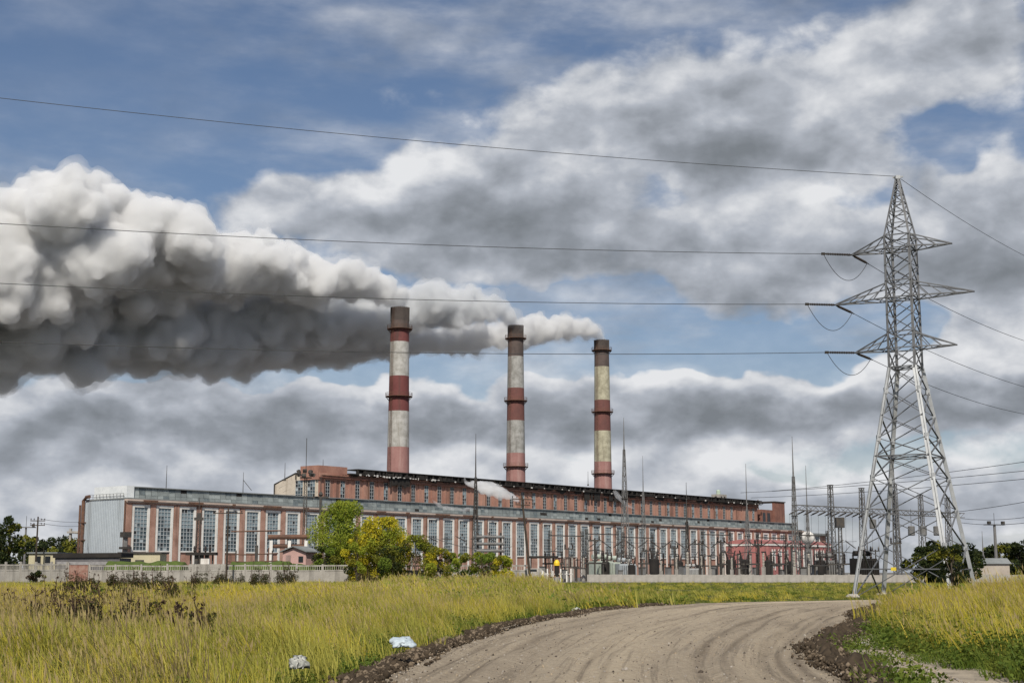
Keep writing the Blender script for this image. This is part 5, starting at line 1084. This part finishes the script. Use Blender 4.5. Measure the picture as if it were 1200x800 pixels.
def meadow():
    near = [tuft('t', 40, .62, .22, .007, 1, 2), tuft('t', 34, .7, .2, .006, 2, 4), tuft('t', 36, .5, .22, .007, 3, 0), tuft('t', 18, .72, .16, .005, 4, 5, m0=G_DRY),
            herb('h', 150, .32, .3, .024, 5, G_LOW), herb('h', 120, .22, .26, .02, 6, G_LOW), tuft('t', 30, .3, .24, .008, 7, 0, m0=G_LOW), tuft('t', 34, .68, .22, .0065, 8, 9, m0=G_GOLD)]
    far = [tuft('t', 34, .66, .5, .019, 11, 2), tuft('t', 30, .74, .45, .016, 12, 7), tuft('t', 34, .5, .5, .02, 13, 0), tuft('t', 18, .8, .4, .014, 14, 8, m0=G_DRY),
           herb('h', 80, .35, .6, .075, 15, G_LOW), herb('h', 60, .25, .6, .07, 16, G_LOW), tuft('t', 30, .32, .5, .022, 17, 0, m0=G_LOW), tuft('t', 30, .7, .45, .018, 18, 8, m0=G_GOLD)]
    for nm_, kinds, rings in (('meadow_grass', near, ((24000,12,30),(28000,30,48),(23000,48,70))), ('far_meadow_grass', far, ((21000,66,110),(20000,110,225)))):
        P = np.vstack([sample(n, a, b, .46 if a < 60 else .42) for n, a, b in rings]); d = np.hypot(*P.T)
        rd = road_dist(P); x, y = P.T
        right = (x > np.interp(y, REr[:150,1], REr[:150,0])) & (y < 76)
        hum = vnoise(x, y, 1.15, 51)*.65+vnoise(x, y, .5, 52)*.35; thin = (rng.uniform(size=len(P)) > sstep(hum, .12, .5)) | ((vnoise(x, y, 2.4, 41) < .26) & (rng.uniform(size=len(P)) < .7))
        keep = ~thin & (rd > .15+1.3*vnoise(x, y, 1.6, 42)**2) & ~(inside(P, VP) & ((dist_line(P, VP) > .25+1.0*vnoise(x, y, 1.2, 43)**2) | (rng.uniform(size=len(P)) < .6))) & ~((np.abs(x-TC.x)<.5) & False) & ~(inside(P, np.array(PATH)) & (rng.uniform(size=len(P)) < .93)) & (y < 219.5+np.where(x > 0, 20, 0))
        # bare, thinly grown ground between road bend and low wall
        bare = (x > 3) & (y > 78) & ~right; keep &= ~(bare & (rng.uniform(size=len(P)) < .25))
        wdist = np.min([np.hypot(x-wx, y-wy)/(1.0+wr*(1+.006*wy)) for wx, wy, wr in WXY], axis=0); keep &= ~((wdist < 1) & (rng.uniform(size=len(P)) < .75))
        hum = hum[keep]; P, rd, x, y, right, bare = P[keep], rd[keep], x[keep], y[keep], right[keep], bare[keep]; n = len(P)
        patch = vnoise(x, y, 7, 21); patch2 = vnoise(x, y, 3, 22); u = rng.uniform(size=n)
        idx = np.where(u < .42, 0, np.where(u < .6, 1, np.where(u < .96, 2, 3)))
        big = vnoise(x, y, 16, 31); idx = np.where((rng.uniform(size=n) < np.where(right, .62, .15+.75*sstep(big, .5, .75))), 7, idx)
        herbk = (patch2 > .6) & (rng.uniform(size=n) < .55); idx = np.where(herbk, rng.choice([4,6], n), idx)
        ld = (x < -.16*y-.5) & (y < 52); q = rng.uniform(size=n); idx = np.where(ld & (q < .1), 3, np.where(ld & (q > .72), rng.choice([4,6],n), idx))
        edge = (rd < 1.6) & (rng.uniform(size=n) < .8); idx = np.where(edge, rng.choice([4,5,6], n), idx)
        dry = (x < -6-.12*y) & (patch > .55) & (rng.uniform(size=n) < .18) & (y < 90); idx = np.where(dry, 3, idx)
        vd = np.where(right | inside(P, VP), np.where(inside(P, VP), 0, dist_line(P, VP)), 9); vg = (vd < 2.6) & (rng.uniform(size=n) < .85); idx = np.where(vg | inside(P, VP), rng.choice([4,5,6,4], n), idx)
        lowg = bare & (rng.uniform(size=n) < .8); idx = np.where(lowg, rng.choice([6,2,5], n), idx)
        s = rng.uniform(.75, 1.25, n)*(.42+.7*patch+.75*sstep(hum, .3, .85))*np.where(bare, .42, 1)*np.where(right, 1.12, 1)*(1-.42*((x < -9) & (y > 85)))*np.where((x < -.2*y) & (y < 85), .92, 1)*np.where(edge, .8, 1)
        wdt = np.where(bare, 1.3, 1)*s; scl = np.c_[wdt, wdt, s]
        scatter_obj(nm_, P, gz(P, rd)-.03, kinds, idx, scl, {'meadow_grass':'tall yellow green meadow grass with seed heads near the road','far_meadow_grass':'meadow grass stretching from the road bend to the concrete walls'}[nm_])
meadow()
# grass on the bank behind the fence
# ------------------------------------------------------------------ dark dry weeds that stand out of the grass
WEED = mat('dark_dry_weed', (.045,.028,.02), .95, (.085,.05,.03), 3)
WEEDL = leafmat('weed_leaf', (.04,.055,.014), (.075,.06,.022))
def weed(x, y, h, seed, spread, green=.6):
    rg = np.random.default_rng(seed); z = float(gz([(x, y)])[0]); t = T('dry_weed', 'x', 'weed', (x, y, z)); b = MB(); C = []
    for i in range(int(8+spread*9)):
        a = rg.uniform(0, 6.283); r = spread*math.sqrt(rg.uniform()); bx, by = math.cos(a)*r, math.sin(a)*r; hh = h*rg.uniform(.5, 1.05); lx = rg.normal(-.1,.12)*hh; ly = rg.normal(0,.1)*hh
        pts = [(bx,by,-.05),(bx+lx*.4,by+ly*.4,hh*.5),(bx+lx,by+ly,hh)]; b.tube(pts, [.017,.014,.009], 4)
        for k in range(rg.integers(5, 11)):
            f = rg.uniform(.35, 1); px_, py_, pz_ = bx+lx*f, by+ly*f, hh*f; q = (px_+rg.normal(0,.09), py_+rg.normal(0,.09), pz_+rg.uniform(.02,.16)); b.bar((px_,py_,pz_), q, .012); C.append((q, rg.uniform(.025,.055), 0))
        if rg.uniform() < green: C.append(((bx, by, hh*.42), .34*min(1, spread), 1)); C.append(((bx+.1, by, hh*.7), .2*min(1, spread), 1))
    b.lathe([(spread*1.03,-.16),(spread*1.03,-.03)], 10); b.build('stems', WEED, t); V, F, MI = leaves(C, int(len(C)*34), .036, 1, rg)
    MI = np.repeat([c[2] for c in C], 1)[np.clip(np.searchsorted(np.cumsum(np.random.default_rng(seed).multinomial(1,[1])), 0), 0, 0)]*0+MI
    npmesh('seed_heads', V, F, [WEED, WEEDL], t, MI); return t
for i, (px, py, h, sp, lab) in enumerate(WD):
    g = gnd(px, py+ (0 if py > 730 else 2)); t = weed(g.x, g.y, h*(1.25+.004*g.y), 300+i, sp*(1+.006*g.y)); t['label'] = lab
# ------------------------------------------------------------------ litter
def crumple(name, label, cat, px, py, sx, sy, sz, m, seed, zo=0, pos=None):
    rg = np.random.default_rng(seed); g = gnd(px, py); n = 12; u = np.linspace(-1,1,n); X, Y = np.meshgrid(u, u); Z = (1-np.abs(X)**4)*(1-np.abs(Y)**4)*sz*(1+.0*X)+rg.normal(0, sz*.13, X.shape)
    P = np.c_[(X*sx+rg.normal(0,.02,X.shape)).ravel(), (Y*sy+rg.normal(0,.02,X.shape)).ravel(), np.maximum(Z,0).ravel()]; i = np.arange(n-1)[:,None]*n; j = np.arange(n-1)[None]; F = np.stack([i+j,i+j+1,i+n+j+1,i+n+j],-1).reshape(-1,4)
    Q = P.copy(); Q[:,2] = P[:,2]-.02-.3*sz; V = np.vstack([P, Q]); k = len(P); rim = list(range(n))+[n*r+n-1 for r in range(1,n)]+[n*(n-1)+c for c in range(n-2,-1,-1)]+[n*r for r in range(n-2,0,-1)]
    side = np.array([(rim[a], rim[(a+1)%len(rim)], rim[(a+1)%len(rim)]+k, rim[a]+k) for a in range(len(rim))]); F = np.vstack([F, F[:,::-1]+k, side[:,::-1]])
    o = npmesh(name, V, F, m); z = float(gz([(g.x, g.y)])[0]); o.location = pos or (g.x, g.y, z+zo); o.rotation_euler = (.25,0,.3); return tag(o, label, cat)
PLW = mat('white_plastic', (.45,.45,.42), .6, (.28,.29,.27), 9)
crumple('plastic_bag', 'crumpled white plastic bag lying in the grass near the bottom left', 'litter', 350, 775, .12, .1, .11, PLW, 1, pos=at(350, 777, 21.5))
crumple('plastic_sheet', 'flat pale bluish plastic sheet in the grass beside the road', 'litter', 472, 750, .2, .2, .07, mat('bluish_plastic', (.48,.55,.6), .5, (.36,.42,.46), 6), 2, pos=at(472, 752, 26.2))
crumple('plastic_wrapper', 'small blue scrap of plastic on the soil edge of the road', 'litter', 484, 769, .1, .08, .1, mat('blue_plastic', (.08,.16,.3), .45, (.05,.1,.2), 4), 3, .1)
crumple('plastic_scrap', 'small white scrap lying at the left verge of the road bend', 'litter', 675, 716, .22, .15, .18, PLW, 4, .1)
crumple('rubble_lump', 'pale stone lump at the right foot of the soil ridge', 'stone', 1012, 757, .18, .14, .16, CONC, 5, .05)
# ------------------------------------------------------------------ smoke
def smokemat(name, dens, col):
    m = bpy.data.materials.new(name); m.use_nodes = True; nt = m.node_tree; nt.nodes.remove(nt.nodes['Principled BSDF']); v = nt.nodes.new('ShaderNodeVolumePrincipled')
    v.inputs['Color'].default_value = (*col, 1); v.inputs['Density'].default_value = dens; v.inputs['Anisotropy'].default_value = .1; nt.links.new(v.outputs[0], nt.nodes['Material Output'].inputs['Volume'])
    m.cycles.homogeneous_volume = True; return m
def ico(sub):
    bm_ = __import__('bmesh').new(); __import__('bmesh').ops.create_icosphere(bm_, subdivisions=sub, radius=1); V = np.array([v.co[:] for v in bm_.verts]); F = np.array([[v.index for v in f.verts] for f in bm_.faces]); bm_.free(); return V, F
I1, I2 = ico(1), ico(2)
def plume(name, label, path, m, voxel, seed, disp, sq=.8, top_bias=.35, fill=1.0, cat='smoke', small=8, rmin=.5, halo=0):
    """path: (x,y,z,radius) in metres; billows on billows, merged into one closed skin"""
    rg = np.random.default_rng(seed); path = np.array(path); d = np.r_[0, np.cumsum(np.linalg.norm(np.diff(path[:,:3], axis=0), axis=1))]
    S = []; t = 0
    while t < d[-1]:
        p = np.array([np.interp(t, d, path[:,k]) for k in range(4)]); r = p[3]
        S.append((p[:3], r*.55))
        for k in range(int(9*fill)):
            v = rg.normal(size=3); v /= np.linalg.norm(v); c = p[:3]+v*r*rg.uniform(.4,.8)*np.array([1,1,sq]); rr = r*rg.uniform(.14,.36)
            S.append((c, rr))
            for q in range(small):
                v2 = rg.normal(size=3); v2[2] += top_bias; v2 /= np.linalg.norm(v2); r2 = rr*rg.uniform(.28,.55); c2 = c+v2*rr*.9
                if r2 > rmin: S.append((c2, r2))
                for _ in range(3):
                    v3 = rg.normal(size=3)+v2*.8; v3 /= np.linalg.norm(v3); r3 = r2*rg.uniform(.3,.6)
                    if r3 > rmin: S.append((c2+v3*r2*.9, r3))
        t += max(r*.42, .5)
    V = []; F = []; o = 0
    for c, r in S:
        IV, IF = I2 if r > voxel*3 else I1; V.append(IV*r+c); F.append(IF+o); o += len(IV)
    ob = npmesh(name, np.vstack(V), np.vstack(F), m); md = ob.modifiers.new('skin', 'REMESH'); md.mode = 'VOXEL'; md.voxel_size = voxel
    for i, (size, st) in enumerate(disp):
        tx = bpy.data.textures.new(f'{name}_billow', 'CLOUDS'); tx.noise_scale = size; tx.noise_depth = 3; tx.noise_basis = 'ORIGINAL_PERLIN'
        dm = ob.modifiers.new('billow', 'DISPLACE'); dm.texture = tx; dm.texture_coords = 'GLOBAL'; dm.strength = st; dm.mid_level = .5
    md = ob.modifiers.new('skin', 'REMESH'); md.mode = 'VOXEL'; md.voxel_size = voxel
    if halo:                                  # thin ragged smoke round the dense core
        h = bpy.data.objects.new('thin_edge', ob.data.copy()); COL.objects.link(h); h.parent = ob; h.data.materials.clear(); h.data.materials.append(HALO)
        md = h.modifiers.new('skin', 'REMESH'); md.mode = 'VOXEL'; md.voxel_size = voxel*1.25
        for size, st, mid in ((7,halo*3,.36),(2.2,halo*2.2,.4),(.9,halo*1.1,.5)):
            tx = bpy.data.textures.new('smoke_fray', 'CLOUDS'); tx.noise_scale = size; tx.noise_depth = 4; dm = h.modifiers.new('fray', 'DISPLACE'); dm.texture = tx; dm.texture_coords = 'GLOBAL'; dm.strength = st; dm.mid_level = mid
        md = h.modifiers.new('skin', 'REMESH'); md.mode = 'VOXEL'; md.voxel_size = voxel*1.25
    tag(ob, label, cat); return ob
WIND = Vector((-.85, -.53, 0))
def wpath(c, pts):
    """points given as image position and radius, set on the wind line that leaves chimney c"""
    out = []
    for px, py, r in pts:
        k = (px-600)/1688; t = (c.x-k*c.y)/(-WIND.x+k*WIND.y) ; Y = c.y+WIND.y*t; out.append((c.x+WIND.x*t, Y, zat(py, Y), r*Y/1688))
    return out
P1 = [(466.3,360,8.5),(459,348,16.8),(445,337,26.9),(415,332,34.7),(370,327,42.6),(310,320,52.6),(240,312,69.4),(165,296,96.3),(90,290,121.0),(0,298,132.2),(-90,305,138.9)]
P2 = [(604.3,381,7.5),(598,371,12.0),(580,362,22.4),(550,357,30.2),(510,358,41),(470,366,47),(410,374,51.5),(340,376,65.0),(250,382,73.9),(150,388,80.6),(50,392,86.2),(-70,394,91.8)]
P3 = [(707.4,398,6.0),(701,390,10.0),(685,384,17.9),(660,384,23.5),(630,388,24.6),(600,391,22.4),(550,397,24.6),(490,400,28.0),(430,404,30.2),(330,414,34.7),(230,422,39.2)]
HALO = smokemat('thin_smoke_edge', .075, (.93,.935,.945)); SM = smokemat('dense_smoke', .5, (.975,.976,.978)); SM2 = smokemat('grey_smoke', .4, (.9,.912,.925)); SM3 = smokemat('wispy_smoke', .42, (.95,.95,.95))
plume('smoke_plume', 'big billowing white smoke plume streaming left from the tallest chimney at left', wpath(c1[0], P1), SM, .55, 1, ((9,3.0),(3.5,2.6),(1.4,1.3)), rmin=.75, halo=1.6)
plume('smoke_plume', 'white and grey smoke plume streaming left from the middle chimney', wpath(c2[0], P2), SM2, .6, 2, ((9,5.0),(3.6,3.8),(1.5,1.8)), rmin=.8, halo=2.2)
plume('smoke_plume', 'smallest smoke plume curling left from the farthest chimney', wpath(c3[0], P3), SM3, .5, 3, ((5,3.2),(2.2,1.7),(1.0,.7)), rmin=.5, halo=1.2)
STM = smokemat('white_steam', .8, (.98,.98,.98)); STM2 = smokemat('thin_steam', .4, (.98,.98,.98))
def steam(label, pts, Y, m, seed, vox=.35, disp=((2.5,1.3),(.9,.5))):
    plume('steam_cloud', label, [(*at(px, py, Y), r*Y/1688) for px, py, r in pts], m, vox, seed, disp, cat='steam', small=3, rmin=.3)
steam('white steam cloud drifting left along the upper hall behind the leaning pole', [(609,588,2),(602,583,5.5),(592,578,9.5),(578,574,13),(564,570,12),(552,567,8),(545,565,4)], 372, STM, 11)
steam('thin column of steam rising in front of the black roof edge', [(546,582,2),(546,572,2.5),(545,562,2.6),(544.5,555,2.2),(545,551,1)], 385, STM2, 12)
steam('low wisp of steam lying along the grey lantern roof', [(505,584,3),(515,592,5),(530,596,5),(545,597,5),(556,596,3)], 366, STM2, 13)
steam('small steam wisp on the hall roof left of the tall lattice mast', [(749,598,1.5),(741,595,3),(732,590,4),(724,581,5),(719,574,3)], 425, STM2, 14)
